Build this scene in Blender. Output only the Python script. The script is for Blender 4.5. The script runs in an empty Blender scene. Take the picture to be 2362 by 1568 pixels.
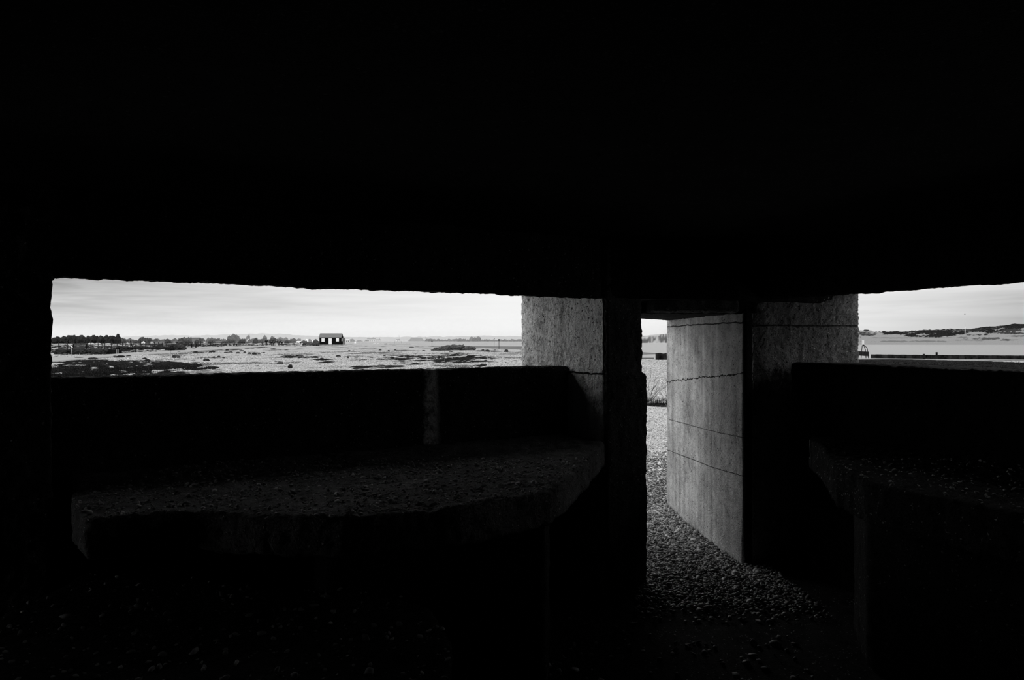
import bpy, bmesh, math, random
import numpy as np
from mathutils import Vector, Matrix, noise as mnoise

random.seed(7)
rng = np.random.default_rng(7)
SC = bpy.context.scene
COL = SC.collection

# ------------------------------------------------------------------ camera, sky, sun, exposure
EYE = 1.7          # eye height above the beach; the pillbox floor is sunk 0.3 m below it
FLZ = -0.3
F = 1575.0         # focal length in pixels of a 2362 px wide frame
cam_d = bpy.data.cameras.new('camera')
cam = bpy.data.objects.new('camera', cam_d)
COL.objects.link(cam)
cam.location = (0, 0, EYE)
cam.rotation_euler = (math.pi / 2, 0, 0)
cam_d.sensor_width = 36.0
cam_d.lens = F / 2362 * 36.0
cam_d.clip_start = 0.05
cam_d.clip_end = 6000
SC.camera = cam
SC.view_settings.view_transform = 'Standard'
SC.view_settings.look = 'None'
SC.view_settings.gamma = 1.0
SC.view_settings.use_curve_mapping = False
SC.view_settings.exposure = 0.0
SC.cycles.use_denoising = True
SC.cycles.max_bounces = 6
SC.cycles.diffuse_bounces = 3
SC.cycles.volume_bounces = 3
SC.cycles.use_adaptive_sampling = True


def NN(nt, typ, **kw):
    n = nt.nodes.new(typ)
    for k, v in kw.items():
        if k.startswith('i_'):
            n.inputs[k[2:].replace('_', ' ')].default_value = v
        else:
            setattr(n, k, v)
    return n


def M_(nt, op, a, b=None, c=None, clamp=False):
    n = nt.nodes.new('ShaderNodeMath')
    n.operation = op
    n.use_clamp = clamp
    for i, v in enumerate((a, b, c)):
        if v is None:
            continue
        if hasattr(v, 'default_value') and hasattr(v, 'node'):
            nt.links.new(v, n.inputs[i])
        else:
            n.inputs[i].default_value = v
    return n.outputs[0]


def ramp(nt, fac, stops, interp='LINEAR'):
    n = nt.nodes.new('ShaderNodeValToRGB')
    n.color_ramp.interpolation = interp
    el = n.color_ramp.elements
    stops = sorted(stops)
    el[0].position, el[1].position = stops[0][0], stops[-1][0]
    el[0].color = (stops[0][1],) * 3 + (1,)
    el[1].color = (stops[-1][1],) * 3 + (1,)
    for p, v in stops[1:-1]:
        e = el.new(p)
        e.color = (v, v, v, 1)
    nt.links.new(fac, n.inputs[0])
    return n.outputs[0]


def s2l(v):
    v /= 255.0
    return v / 12.92 if v <= 0.04045 else ((v + 0.055) / 1.055) ** 2.4


world = bpy.data.worlds.new('overcast_sky')
SC.world = world
world.use_nodes = True
wt = world.node_tree
wt.nodes.clear()
tc = NN(wt, 'ShaderNodeTexCoord')
sep = NN(wt, 'ShaderNodeSeparateXYZ')
wt.links.new(tc.outputs['Generated'], sep.inputs[0])
az = M_(wt, 'ARCTAN2', sep.outputs[0], sep.outputs[1])            # 0 = straight ahead, + = right
el = M_(wt, 'ARCSINE', sep.outputs[2])
azn = M_(wt, 'MULTIPLY_ADD', az, 1 / (2 * math.pi), 0.5, clamp=True)
# brightness of the cloud sheet along the compass, raised out of view at left to light the jamb
A = lambda px: 0.5 + math.atan2(px - 1181, 1575) / (2 * math.pi)
low = ramp(wt, azn, [(0.0, .60), (0.25, 1.6), (0.36, 1.5), (A(100), s2l(218)), (A(700), s2l(238)), (A(1150), s2l(246)),
                     (A(1540), s2l(243)), (A(2000), s2l(224)), (A(2200), s2l(206)), (A(2362), s2l(176)), (0.80, .5), (1.0, .60)])
top = ramp(wt, azn, [(0.0, .60), (0.25, 1.6), (0.36, 1.5), (A(100), s2l(160)), (A(500), s2l(204)), (A(1150), s2l(242)),
                     (A(1540), s2l(246)), (A(2000), s2l(242)), (A(2362), s2l(214)), (0.80, .5), (1.0, .60)])
fe = M_(wt, 'MULTIPLY', el, 1 / math.radians(5.0), clamp=True)
mp = NN(wt, 'ShaderNodeCombineXYZ')
wt.links.new(M_(wt, 'MULTIPLY', az, 3.0), mp.inputs[0])
wt.links.new(M_(wt, 'MULTIPLY', el, 42.0), mp.inputs[1])
nz = NN(wt, 'ShaderNodeTexNoise', i_Scale=1.7, i_Detail=5.0, i_Roughness=0.55, i_Distortion=0.4)
wt.links.new(mp.outputs[0], nz.inputs['Vector'])
cl = M_(wt, 'SUBTRACT', nz.outputs['Fac'], 0.5)
fe2 = M_(wt, 'ADD', fe, M_(wt, 'MULTIPLY', cl, 2.6), clamp=True)
fe2 = M_(wt, 'MULTIPLY', fe2, M_(wt, 'MULTIPLY', fe, 2.0, clamp=True))
mx = NN(wt, 'ShaderNodeMix', data_type='FLOAT')
wt.links.new(fe2, mx.inputs[0]); wt.links.new(low, mx.inputs[2]); wt.links.new(top, mx.inputs[3])
# high cloud: even overcast, brightened out of view to light jamb and column
hi = M_(wt, 'MULTIPLY', M_(wt, 'SUBTRACT', el, math.radians(8)), 1 / math.radians(20), clamp=True)
mx2 = NN(wt, 'ShaderNodeMix', data_type='FLOAT')
wt.links.new(hi, mx2.inputs[0]); wt.links.new(mx.outputs[0], mx2.inputs[2]); mx2.inputs[3].default_value = 1.5
bg = NN(wt, 'ShaderNodeBackground')
wt.links.new(mx2.outputs[0], bg.inputs['Color'])
wo = NN(wt, 'ShaderNodeOutputWorld')
wt.links.new(bg.outputs[0], wo.inputs[0])

sun_d = bpy.data.lights.new('sun', 'SUN')
sun_d.energy = 0.7
sun_d.angle = math.radians(6)
sun = bpy.data.objects.new('sun', sun_d)
COL.objects.link(sun)
SAZ, SEL = math.radians(22), math.radians(52)      # behind the camera, a little to the right
sdir = Vector((math.sin(SAZ) * math.cos(SEL), -math.cos(SAZ) * math.cos(SEL), math.sin(SEL)))
sun.rotation_euler = sdir.to_track_quat('Z', 'Y').to_euler()
sun.location = (0, 0, 30)

# ------------------------------------------------------------------ helpers


def at(px, py, D):
    return Vector(((px - 1181) / F * D, D, EYE - (py - 784) / F * D))


def gnd(px, py, z=0.0):
    D = (EYE - z) * F / (py - 784)
    return Vector(((px - 1181) / F * D, D, z))


def tag(o, label=None, cat=None, group=None, kind=None):
    for k, v in (('label', label), ('category', cat), ('group', group), ('kind', kind)):
        if v:
            o[k] = v
    return o


def empty(name, loc, rz=0.0):
    o = bpy.data.objects.new(name, None)
    COL.objects.link(o)
    o.location = loc
    o.rotation_euler = (0, 0, rz)
    o.empty_display_size = 0.2
    return o


def link(name, me, mat, parent=None, smooth=False):
    if mat is not None and not me.materials:
        me.materials.append(mat)
    if smooth and len(me.polygons):
        me.polygons.foreach_set('use_smooth', np.ones(len(me.polygons), dtype=bool))
    o = bpy.data.objects.new(name, me)
    COL.objects.link(o)
    if parent:
        o.parent = parent
    return o


def copy_tree(o, parent=None):
    c = o.copy()
    COL.objects.link(c)
    if parent:
        c.parent = parent
    for ch in list(o.children):
        copy_tree(ch, c)
    return c


class MB:
    def __init__(s):
        s.v, s.f = [], []

    def add(s, vs, fs):
        b = len(s.v)
        s.v += [tuple(v) for v in vs]
        s.f += [tuple(b + i for i in f) for f in fs]
        return s

    def box(s, x0, y0, z0, x1, y1, z1):
        vs = [(x, y, z) for z in (z0, z1) for y in (y0, y1) for x in (x0, x1)]
        return s.add(vs, [(0, 2, 3, 1), (4, 5, 7, 6), (0, 1, 5, 4), (2, 6, 7, 3), (0, 4, 6, 2), (1, 3, 7, 5)])

    def prism(s, poly, z0, z1):
        n = len(poly)
        area = sum(poly[i][0] * poly[(i + 1) % n][1] - poly[(i + 1) % n][0] * poly[i][1] for i in range(n))
        if area < 0:
            poly = poly[::-1]
        g = lambda z, p: z(p) if callable(z) else z
        vs = [(p[0], p[1], g(z0, p)) for p in poly] + [(p[0], p[1], g(z1, p)) for p in poly]
        fs = [tuple(range(n))[::-1], tuple(range(n, 2 * n))]
        fs += [(i, (i + 1) % n, n + (i + 1) % n, n + i) for i in range(n)]
        return s.add(vs, fs)

    def tube(s, pts, rad, seg=8):
        pts = [Vector(p) for p in pts]
        rs = rad if isinstance(rad, (list, tuple)) else [rad] * len(pts)
        b = len(s.v)
        t0 = (pts[1] - pts[0]).normalized()
        up = Vector((0, 0, 1)) if abs(t0.z) < .9 else Vector((1, 0, 0))
        for i, p in enumerate(pts):
            t = (pts[min(i + 1, len(pts) - 1)] - pts[max(i - 1, 0)]).normalized()
            a = t.cross(up).normalized()
            c = a.cross(t).normalized()
            for k in range(seg):
                th = 2 * math.pi * k / seg
                s.v.append(tuple(p + (a * math.cos(th) + c * math.sin(th)) * rs[i]))
        for i in range(len(pts) - 1):
            for k in range(seg):
                k2 = (k + 1) % seg
                s.f.append((b + i * seg + k, b + i * seg + k2, b + (i + 1) * seg + k2, b + (i + 1) * seg + k))
        s.f.append(tuple(b + k for k in range(seg))[::-1])
        s.f.append(tuple(b + (len(pts) - 1) * seg + k for k in range(seg)))
        return s

    def bar(s, a, b_, w, h):
        a, b_ = Vector(a), Vector(b_)
        t = (b_ - a).normalized()
        up = Vector((0, 0, 1)) if abs(t.z) < .9 else Vector((0, 1, 0))
        x = t.cross(up).normalized() * w / 2
        y = x.normalized().cross(t).normalized() * h / 2
        vs = [p + sx * x + sy * y for p in (a, b_) for sx, sy in ((-1, -1), (1, -1), (1, 1), (-1, 1))]
        return s.add(vs, [(0, 1, 2, 3), (7, 6, 5, 4), (0, 4, 5, 1), (1, 5, 6, 2), (2, 6, 7, 3), (3, 7, 4, 0)])

    def build(s, name, mat, parent=None, smooth=False):
        me = bpy.data.meshes.new(name)
        me.from_pydata(s.v, [], s.f)
        me.update()
        bm = bmesh.new(); bm.from_mesh(me)
        bmesh.ops.recalc_face_normals(bm, faces=bm.faces)
        bm.to_mesh(me); bm.free()
        return link(name, me, mat, parent, smooth)


_tex = {}


def cloud_tex(size, depth=3):
    k = (size, depth)
    if k not in _tex:
        t = bpy.data.textures.new('rough_%g' % size, 'CLOUDS')
        t.noise_scale = size
        t.noise_depth = depth
        _tex[k] = t
    return _tex[k]


def roughen(o, voxel, disp):
    m = o.modifiers.new('remesh', 'REMESH')
    m.mode = 'VOXEL'
    m.voxel_size = voxel
    m.use_smooth_shade = True
    for size, strength in disp:
        d = o.modifiers.new('rough', 'DISPLACE')
        d.texture = cloud_tex(size)
        d.texture_coords = 'GLOBAL'
        d.strength = strength
        d.mid_level = 0.5
    return o


# numpy value noise
def vnoise(x, y, seed=0):
    xi = np.floor(x).astype(np.int64); yi = np.floor(y).astype(np.int64)
    fx = x - xi; fy = y - yi
    fx = fx * fx * (3 - 2 * fx); fy = fy * fy * (3 - 2 * fy)

    def h(a, b):
        n = (a * 374761393 + b * 668265263 + seed * 974634777) & 0xffffffff
        n = ((n ^ (n >> 13)) * 1274126177) & 0xffffffff
        return ((n ^ (n >> 16)) & 0xffff) / 65535.0
    return (h(xi, yi) * (1 - fx) + h(xi + 1, yi) * fx) * (1 - fy) + (h(xi, yi + 1) * (1 - fx) + h(xi + 1, yi + 1) * fx) * fy


def fbm(x, y, seed=0, oct=4):
    r = 0; a = .5; t = 0
    for i in range(oct):
        r = r + a * vnoise(x * 2 ** i, y * 2 ** i, seed + i); t += a; a *= .5
    return r / t


# ------------------------------------------------------------------ materials
def base_mat(name, rough=0.9, spec=0.2):
    m = bpy.data.materials.new(name)
    m.use_nodes = True
    nt = m.node_tree
    b = nt.nodes['Principled BSDF']
    b.inputs['Roughness'].default_value = rough
    b.inputs['Specular IOR Level'].default_value = spec
    return m, nt, b


def plain(name, v, rough=0.8, var=0.25, scale=3.0, spec=0.0):
    m, nt, b = base_mat(name, rough, spec)
    g = NN(nt, 'ShaderNodeNewGeometry')
    n = NN(nt, 'ShaderNodeTexNoise', i_Scale=scale, i_Detail=4.0)
    nt.links.new(g.outputs['Position'], n.inputs['Vector'])
    nt.links.new(ramp(nt, n.outputs['Fac'], [(0.3, v * (1 - var)), (0.7, min(.95, v * (1 + var)))]), b.inputs['Base Color'])
    return m


def concrete(name, base, speck=0.5, bump=0.6, marks=None, mottle=0.35, dark_low=None):
    """pebble-aggregate cast concrete; marks(nt, pos) may return a (mask, value) list for painted light and cracks"""
    m, nt, b = base_mat(name, 0.9, 0.06)
    g = NN(nt, 'ShaderNodeNewGeometry')
    pos = g.outputs['Position']
    n1 = NN(nt, 'ShaderNodeTexNoise', i_Scale=2.2, i_Detail=6.0, i_Roughness=0.65)
    nt.links.new(pos, n1.inputs['Vector'])
    mpn = NN(nt, 'ShaderNodeMapping')
    mpn.inputs['Scale'].default_value = (9, 9, 0.9)
    nt.links.new(pos, mpn.inputs['Vector'])
    n2 = NN(nt, 'ShaderNodeTexNoise', i_Scale=1.0, i_Detail=4.0)
    nt.links.new(mpn.outputs[0], n2.inputs['Vector'])
    n3 = NN(nt, 'ShaderNodeTexNoise', i_Scale=70.0, i_Detail=3.0, i_Roughness=0.7)
    nt.links.new(pos, n3.inputs['Vector'])
    n4 = NN(nt, 'ShaderNodeTexNoise', i_Scale=11.0, i_Detail=8.0, i_Roughness=0.75)
    nt.links.new(pos, n4.inputs['Vector'])
    mixv = M_(nt, 'ADD', M_(nt, 'MULTIPLY', n1.outputs['Fac'], 0.26), M_(nt, 'MULTIPLY', n2.outputs['Fac'], 0.24))
    mixv = M_(nt, 'ADD', mixv, M_(nt, 'MULTIPLY', n3.outputs['Fac'], 0.24))
    mixv = M_(nt, 'ADD', mixv, M_(nt, 'MULTIPLY', n4.outputs['Fac'], 0.26))
    body = ramp(nt, mixv, [(0.38, base * (1 - mottle * 2.2)), (0.5, base * .92), (0.60, min(.92, base * (1 + mottle * 1.7)))])
    # pebbles showing in the face
    wob = NN(nt, 'ShaderNodeTexNoise', i_Scale=55.0, i_Detail=3.0)
    nt.links.new(pos, wob.inputs['Vector'])
    wv = NN(nt, 'ShaderNodeVectorMath', operation='MULTIPLY_ADD')
    nt.links.new(wob.outputs['Color'], wv.inputs[0]); wv.inputs[1].default_value = (.03, .03, .03); nt.links.new(pos, wv.inputs[2])
    vo = NN(nt, 'ShaderNodeTexVoronoi', i_Scale=64.0, i_Randomness=1.0)
    nt.links.new(wv.outputs[0], vo.inputs['Vector'])
    sc = NN(nt, 'ShaderNodeSeparateColor')
    nt.links.new(vo.outputs['Color'], sc.inputs[0])
    inside = ramp(nt, vo.outputs['Distance'], [(0.26, 1), (0.36, 0)])
    pick = ramp(nt, sc.outputs[0], [(0.80, 0), (0.86, 1)])
    pk = M_(nt, 'MULTIPLY', inside, pick)
    hole = M_(nt, 'MULTIPLY', ramp(nt, vo.outputs['Distance'], [(0.2, 1), (0.42, 0)]), ramp(nt, sc.outputs[1], [(0.80, 0), (0.84, 1)]))
    mixa = NN(nt, 'ShaderNodeMix', data_type='RGBA')
    nt.links.new(hole, mixa.inputs[0]); nt.links.new(body, mixa.inputs[6])
    mixa.inputs[7].default_value = (base * .1,) * 3 + (1,)
    mixb = NN(nt, 'ShaderNodeMix', data_type='RGBA')
    nt.links.new(pk, mixb.inputs[0]); nt.links.new(mixa.outputs[2], mixb.inputs[6])
    pv = min(.9, base + speck)
    pcol = ramp(nt, sc.outputs[2], [(0.0, base * 1.2), (1.0, pv)])
    nt.links.new(pcol, mixb.inputs[7])
    colour = mixb.outputs[2]
    hgt = M_(nt, 'ADD', M_(nt, 'MULTIPLY', pk, 0.7), M_(nt, 'MULTIPLY', hole, -1.2))
    hgt = M_(nt, 'ADD', hgt, M_(nt, 'MULTIPLY', n3.outputs['Fac'], 1.1))
    if marks:
        for mask, val in marks(nt, pos):
            mm = NN(nt, 'ShaderNodeMix', data_type='RGBA')
            nt.links.new(mask, mm.inputs[0]); nt.links.new(colour, mm.inputs[6])
            mm.inputs[7].default_value = (val, val, val, 1)
            colour = mm.outputs[2]
            if val < base:
                hgt = M_(nt, 'SUBTRACT', hgt, M_(nt, 'MULTIPLY', mask, 1.5))
    nt.links.new(colour, b.inputs['Base Color'])
    bp = NN(nt, 'ShaderNodeBump', i_Strength=bump, i_Distance=0.018)
    nt.links.new(hgt, bp.inputs['Height'])
    nt.links.new(bp.outputs[0], b.inputs['Normal'])
    return m


def line_marks(lines, wob=0.02, thick=0.006):
    """cracks and board joints: near-level dark lines at given heights (z, slope along y, wobble, value)"""
    def f(nt, pos):
        sp = NN(nt, 'ShaderNodeSeparateXYZ')
        nt.links.new(pos, sp.inputs[0])
        out = []
        for (z, sl, y0, wb, th, val) in lines:
            n = NN(nt, 'ShaderNodeTexNoise', i_Scale=5.0 + 20 * wb, i_Detail=5.0, i_Roughness=0.6)
            nt.links.new(pos, n.inputs['Vector'])
            zz = M_(nt, 'SUBTRACT', sp.outputs[2], z)
            zz = M_(nt, 'SUBTRACT', zz, M_(nt, 'MULTIPLY', M_(nt, 'SUBTRACT', sp.outputs[1], y0), sl))
            zz = M_(nt, 'ADD', zz, M_(nt, 'MULTIPLY', M_(nt, 'SUBTRACT', n.outputs['Fac'], .5), wb))
            d = M_(nt, 'ABSOLUTE', zz)
            d = M_(nt, 'DIVIDE', d, th)
            out.append((ramp(nt, d, [(0.6, 1), (1.0, 0)]), val))
        return out
    return f


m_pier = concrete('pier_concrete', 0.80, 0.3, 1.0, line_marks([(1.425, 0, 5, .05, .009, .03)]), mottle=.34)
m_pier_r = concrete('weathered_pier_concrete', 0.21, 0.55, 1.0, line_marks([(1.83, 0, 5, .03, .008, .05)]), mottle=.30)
m_column = concrete('column_concrete', 0.46, 0.3, 0.7, line_marks([
    (1.30, -.098, 7.2, .11, .007, .01), (0.79, -.04, 7.05, .014, .004, .08), (0.425, -.054, 7.15, .012, .0045, .06),
    (1.86, 0, 7.2, .04, .008, .05)]), mottle=.33)


def lit_streak(nt, pos):
    # streak of light painted into the parapet colour, on its own vertical line
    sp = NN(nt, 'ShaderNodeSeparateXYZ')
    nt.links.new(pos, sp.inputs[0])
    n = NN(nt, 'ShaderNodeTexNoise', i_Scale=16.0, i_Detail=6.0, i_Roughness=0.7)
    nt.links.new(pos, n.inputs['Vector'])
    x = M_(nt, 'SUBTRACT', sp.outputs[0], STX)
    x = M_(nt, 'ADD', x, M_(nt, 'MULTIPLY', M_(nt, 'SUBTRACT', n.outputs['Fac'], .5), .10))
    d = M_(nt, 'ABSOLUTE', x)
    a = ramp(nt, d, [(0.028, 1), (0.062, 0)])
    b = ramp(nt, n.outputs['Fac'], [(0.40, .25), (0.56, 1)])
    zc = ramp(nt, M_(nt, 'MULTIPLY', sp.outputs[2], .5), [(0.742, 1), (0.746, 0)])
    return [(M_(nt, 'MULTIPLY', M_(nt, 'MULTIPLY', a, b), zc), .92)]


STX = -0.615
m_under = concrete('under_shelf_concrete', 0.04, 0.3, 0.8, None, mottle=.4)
m_parapet = concrete('parapet_concrete', 0.05, 0.4, 0.8, lit_streak, mottle=.4)
m_dark = concrete('shade_dark_concrete', 0.010, 0.05, 0.6, None, mottle=.4)  # near-black base colour stands in for deep interior shade
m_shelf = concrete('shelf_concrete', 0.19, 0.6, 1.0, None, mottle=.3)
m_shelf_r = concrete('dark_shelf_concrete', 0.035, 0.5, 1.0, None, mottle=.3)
m_head = concrete('door_head_concrete', 0.10, 0.3, 1.0, None, mottle=.5)
m_stone = None

# ------------------------------------------------------------------ the pillbox
def P2(x, y): return np.array([x, y])


A_ = P2(.09, 6.56); uL = P2(.867, .5); nL = P2(.5, -.867)       # outer line of the left front wall
B_ = A_ + nL * 1.285
F_ = P2(3.21, 6.37); uR = P2(.39, -.92); nR = P2(-.92, -.39)    # outer line of the right front wall
G_ = F_ + nR * 1.13
C_ = P2(1.11, 5.66); E_ = A_ + uL * .9
K_ = P2(2.062, 6.105)
LINZ = 2.03
TOPZ = 2.55


def colface(py_px):
    px, py = py_px
    g = gnd(px, py, FLZ)
    return P2(g.x, g.y)


# central left pier
w = MB()
w.prism([A_ + uL * .0, B_, C_ + P2(-.05, .0), E_ + P2(-.06, .0)], -.6, 1.425)
w.prism([A_ + uL * .0, B_ + P2(-.005, .01), C_ + P2(-.085, .005), E_ + P2(-.06, .0)], 1.3, TOPZ)
pier_l = w.build('wall_front_left', m_pier)
roughen(pier_l, .014, [(.35, .03), (.05, .016), (.02, .03)])
tag(pier_l, kind='structure')
q0, q1 = B_ + P2(.015, .0), C_ + P2(-.006, .0)
w = MB()
w.prism([q0 + nL * -.05, q0 + nL * .028, q1 + nL * .028, q1 - nL * .16], -.5, 1.415)
w.prism([q0 + nL * -.05, q0 + nL * .012, q1 + nL * .012 + P2(-.03, 0), q1 - nL * .16 + P2(-.03, 0)], 1.38, TOPZ)
pe = w.build('shaded_end_face', concrete('shaded_end_concrete', .085, .4, 1.0, None, mottle=.4), pier_l)  # thin added slab whose dark colour paints the shade on this end
pe['label'] = 'inner end face darkened as shade'
roughen(pe, .018, [(.35, .02), (.06, .03), (.02, .02)])
# central right pier with the curved column face of the passage
cf = [colface(p) for p in ((1690, 1284), (1660, 1265), (1628, 1240), (1600, 1215), (1575, 1194), (1556, 1178), (1545, 1168))]
w = MB()
GN = P2(2.26, 6.17)
w.prism([F_, GN, K_] + cf + [P2(1.885, 8.32), P2(1.94, 8.45), P2(2.1, 8.5), P2(2.32, 8.46)], -.6, TOPZ)
pier_r = w.build('wall_front_right', m_column)
roughen(pier_r, .022, [(.5, .02), (.05, .012)])
tag(pier_r, kind='structure')
pier_r.data.materials.append(m_pier_r)


w = MB().prism([K_ + P2(.012, -.022), GN + P2(-.10, -.045), GN + P2(-.10, .1), K_ + P2(.03, .1)], -.5, 2.04)
o = w.build('shaded_end_face', m_dark, pier_r)  # added black slab, shade put into its colour
o['label'] = 'inner end face blackened as shade'
roughen(o, .018, [(.06, .012)])


# weathered face of that pier inside the right opening: a rough facing slab proud of the column block
w = MB()
tF = F_ + uR * .03; tG = G_ + uR * .03
w.prism([F_ - uR * .04, GN + P2(-.16, -.025), GN + P2(.02, -.03), F_ + uR * .035], -.4, 2.25)
fac = w.build('facing', m_pier_r, pier_r)
roughen(fac, .016, [(.35, .02), (.05, .02), (.02, .03)])

# left front wall: parapet, lintel, far-left jamb
pl_in = .783
w = MB()
SL = 3.78
a0, a1 = A_ + uL * .03, A_ - uL * (SL + .1)
w.prism([a0, a0 + nL * pl_in, a1 + nL * pl_in, a1],
        -.6, lambda p: 1.7 - .262 if abs(np.dot(np.array(p) - A_, nL)) < .1 else 1.7 - .222)
jl = A_ - uL * SL
ql = P2(-2.405, 3.57)
we = A_ - uL * 5.6
w.prism([P2(-3.34, 4.58), ql, we + nL * 1.285, we], -.6, TOPZ)
w.prism([A_ + uL * .02, A_ + uL * .02 + nL * 1.285, we + nL * 1.285, we],
        lambda p: 2.155 if abs(np.dot(np.array(p) - A_, nL)) < .1 else LINZ + .0, TOPZ)
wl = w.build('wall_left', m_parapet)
roughen(wl, .02, [(.5, .02), (.07, .028), (.02, .014)])
tag(wl, kind='structure')

# right front wall
b0, b1 = F_ - uR * .03, F_ + uR * 3.4
wr = F_ + uR * 5.6
w = MB()
w.prism([b0, b0 + nR * .77, b1 + nR * .77, b1],
        -.6, lambda p: 1.7 - .215 if abs(np.dot(np.array(p) - F_, nR)) < .1 else 1.7 - .196)
w.prism([F_ + uR * 3.3, F_ + uR * 3.3 + nR * 1.13, wr + nR * 1.13, wr], -.6, TOPZ)
w.prism([F_ - uR * .02, F_ - uR * .02 + nR * 1.13, wr + nR * 1.13, wr],
        lambda p: 2.16 if abs(np.dot(np.array(p) - F_, nR)) < .1 else LINZ + .012, TOPZ)
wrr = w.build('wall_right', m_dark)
roughen(wrr, .024, [(.5, .02), (.07, .028), (.02, .012)])
tag(wrr, kind='structure')

# slab over the passage between the two piers, with a rough door beam hanging below it
w = MB()
w.prism([P2(.70, 5.42), P2(1.15, 5.60), P2(1.9, 5.72), P2(2.2, 5.97), P2(2.6, 6.15), P2(3.0, 6.3), P2(2.2, 6.7), P2(.9, 6.7), P2(.6, 6.0)], LINZ + .01, TOPZ)
w.prism([P2(.87, 6.1), P2(2.2, 6.1), P2(2.0, 8.4), P2(.87, 6.97)], 1.938, TOPZ)
dh = w.build('trim_1', m_dark)
roughen(dh, .03, [(.3, .02), (.06, .02)])
dh2 = MB().prism([P2(1.23, 5.88), P2(1.95, 5.88), P2(2.05, 6.2), P2(1.18, 6.2)], 1.947, LINZ + .05).build('trim_2', m_head)
roughen(dh2, .02, [(.3, .02), (.05, .035)])
tag(dh2, kind='structure')
tag(dh, kind='structure')

# side and back walls that close the room behind the camera
wlI, wrI = we + nL * 1.285, wr + nR * 1.13


def wall_seg(name, p, q, th=.6):
    p, q = np.array(p), np.array(q)
    d = (q - p) / np.linalg.norm(q - p)
    n = np.array([d[1], -d[0]])
    ww = MB().prism([p - d * .2, q + d * .2, q + d * .2 + n * th, p - d * .2 + n * th], -.6, TOPZ)
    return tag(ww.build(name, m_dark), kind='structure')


wall_seg('wall_side_left', (-4.1, 2.2), (-4.1, -3.0), -.0 - .6)
wall_seg('wall_side_right', (4.3, 1.6), (4.3, -3.0), .6)
bk = MB().prism([P2(-4.7, -3.0), P2(4.9, -3.0), P2(4.9, -3.6), P2(-4.7, -3.6)], -.6, TOPZ)
tag(bk.build('wall_back', m_dark), kind='structure')
w = MB()
w.prism([P2(-5.6, 3.2), P2(-5.6, -3.7), P2(5.8, -3.7), P2(5.8, 1.2), P2(3.28, 6.42), P2(2.34, 8.5), P2(1.95, 8.52), P2(.9, 7.08), P2(.05, 6.58)], 2.5, 2.95)
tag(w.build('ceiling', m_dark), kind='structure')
# floor of packed dirt and shingle over concrete
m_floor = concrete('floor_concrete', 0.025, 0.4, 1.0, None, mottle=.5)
w = MB()
w.prism([P2(-5.0, 2.6), P2(-5.0, -3.5), P2(5.0, -3.5), P2(5.0, 2.4), P2(3.3, 6.2), P2(2.6, 7.6), P2(2.0, 8.4), P2(.95, 7.0), P2(.7, 6.0)], -.6, -.33)
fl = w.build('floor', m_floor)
tag(fl, kind='structure')


# concrete gun shelves
def shelf(name, label, poly, ztop, th, legpoly, mat, vox=.02):
    e = empty(name, (poly[0][0], poly[0][1], 0))
    off = np.array([poly[0][0], poly[0][1]])
    top_ = MB().prism([np.array(p) - off for p in poly], ztop - th, ztop)
    o = top_.build('table_top', mat, e)
    roughen(o, vox, [(.3, .03), (.05, .03), (.018, .014)])
    lg = MB().prism([np.array(p) - off for p in legpoly], -.33, ztop - th + .02)
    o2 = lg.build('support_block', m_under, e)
    roughen(o2, .03, [(.3, .03), (.05, .02)])
    tag(e, label, 'shelf')
    return e


pin = A_ + nL * (pl_in - .02)
SH = [pin + uL * .0 + P2(.0, 0), B_ + uL * -.0 - nL * .02 + P2(0.0, -.0), P2(.72, 5.33), P2(.40, 4.19), P2(.21, 3.64), P2(-.25, 3.28), P2(-.747, 3.09),
      P2(-1.146, 3.12), P2(-1.5, 3.22), P2(-1.9, 3.05), P2(-2.15, 3.35), pin - uL * 3.6]
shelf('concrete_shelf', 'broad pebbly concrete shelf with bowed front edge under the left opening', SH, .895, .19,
      [P2(.19, 3.76), P2(-.3, 3.72), P2(-1.0, 3.9), P2(-1.3, 4.4), P2(0.0, 5.2), P2(.25, 4.6)], m_shelf)
pir = F_ + nR * .75
SR = [pir + uR * .2, P2(2.43, 5.58), P2(2.28, 5.0), P2(2.03, 4.28), P2(2.03, 3.87), P2(2.14, 3.57), P2(2.33, 3.22), P2(2.75, 2.7), pir + uR * 3.3]
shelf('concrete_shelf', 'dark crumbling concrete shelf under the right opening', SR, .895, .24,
      [P2(2.18, 4.2), P2(2.32, 3.9), P2(2.8, 3.4), P2(3.0, 4.2), P2(2.6, 4.9), P2(2.4, 4.8)], m_shelf_r)
# low plinth on the floor at the left
w = MB()
PLN = [P2(-2.21, 3.50), P2(-1.25, 3.4), P2(-.52, 3.2), P2(-.38, 3.08), P2(-.25, 2.80), P2(-.21, 2.4), P2(-.3, 1.9), P2(-2.3, 1.9)]
w.prism(PLN, -.33, .5)
pn = w.build('concrete_plinth', m_floor)
roughen(pn, .03, [(.3, .03), (.05, .03)])
tag(pn, 'low dark concrete plinth on the floor in the left foreground', 'plinth')

# rust-streaked pale rod standing at the corner of the right shelf
w = MB().tube([(0, 0, 0), (.0, 0, .1), (-.004, .0, .23)], .006, 8)
o = w.build('metal_rod', plain('pale_metal', .55, .5), None, True)
o.location = (2.415, 5.52, .665)
tag(o, 'short thin upright metal rod on the corner of the right shelf', 'rod')

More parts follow.
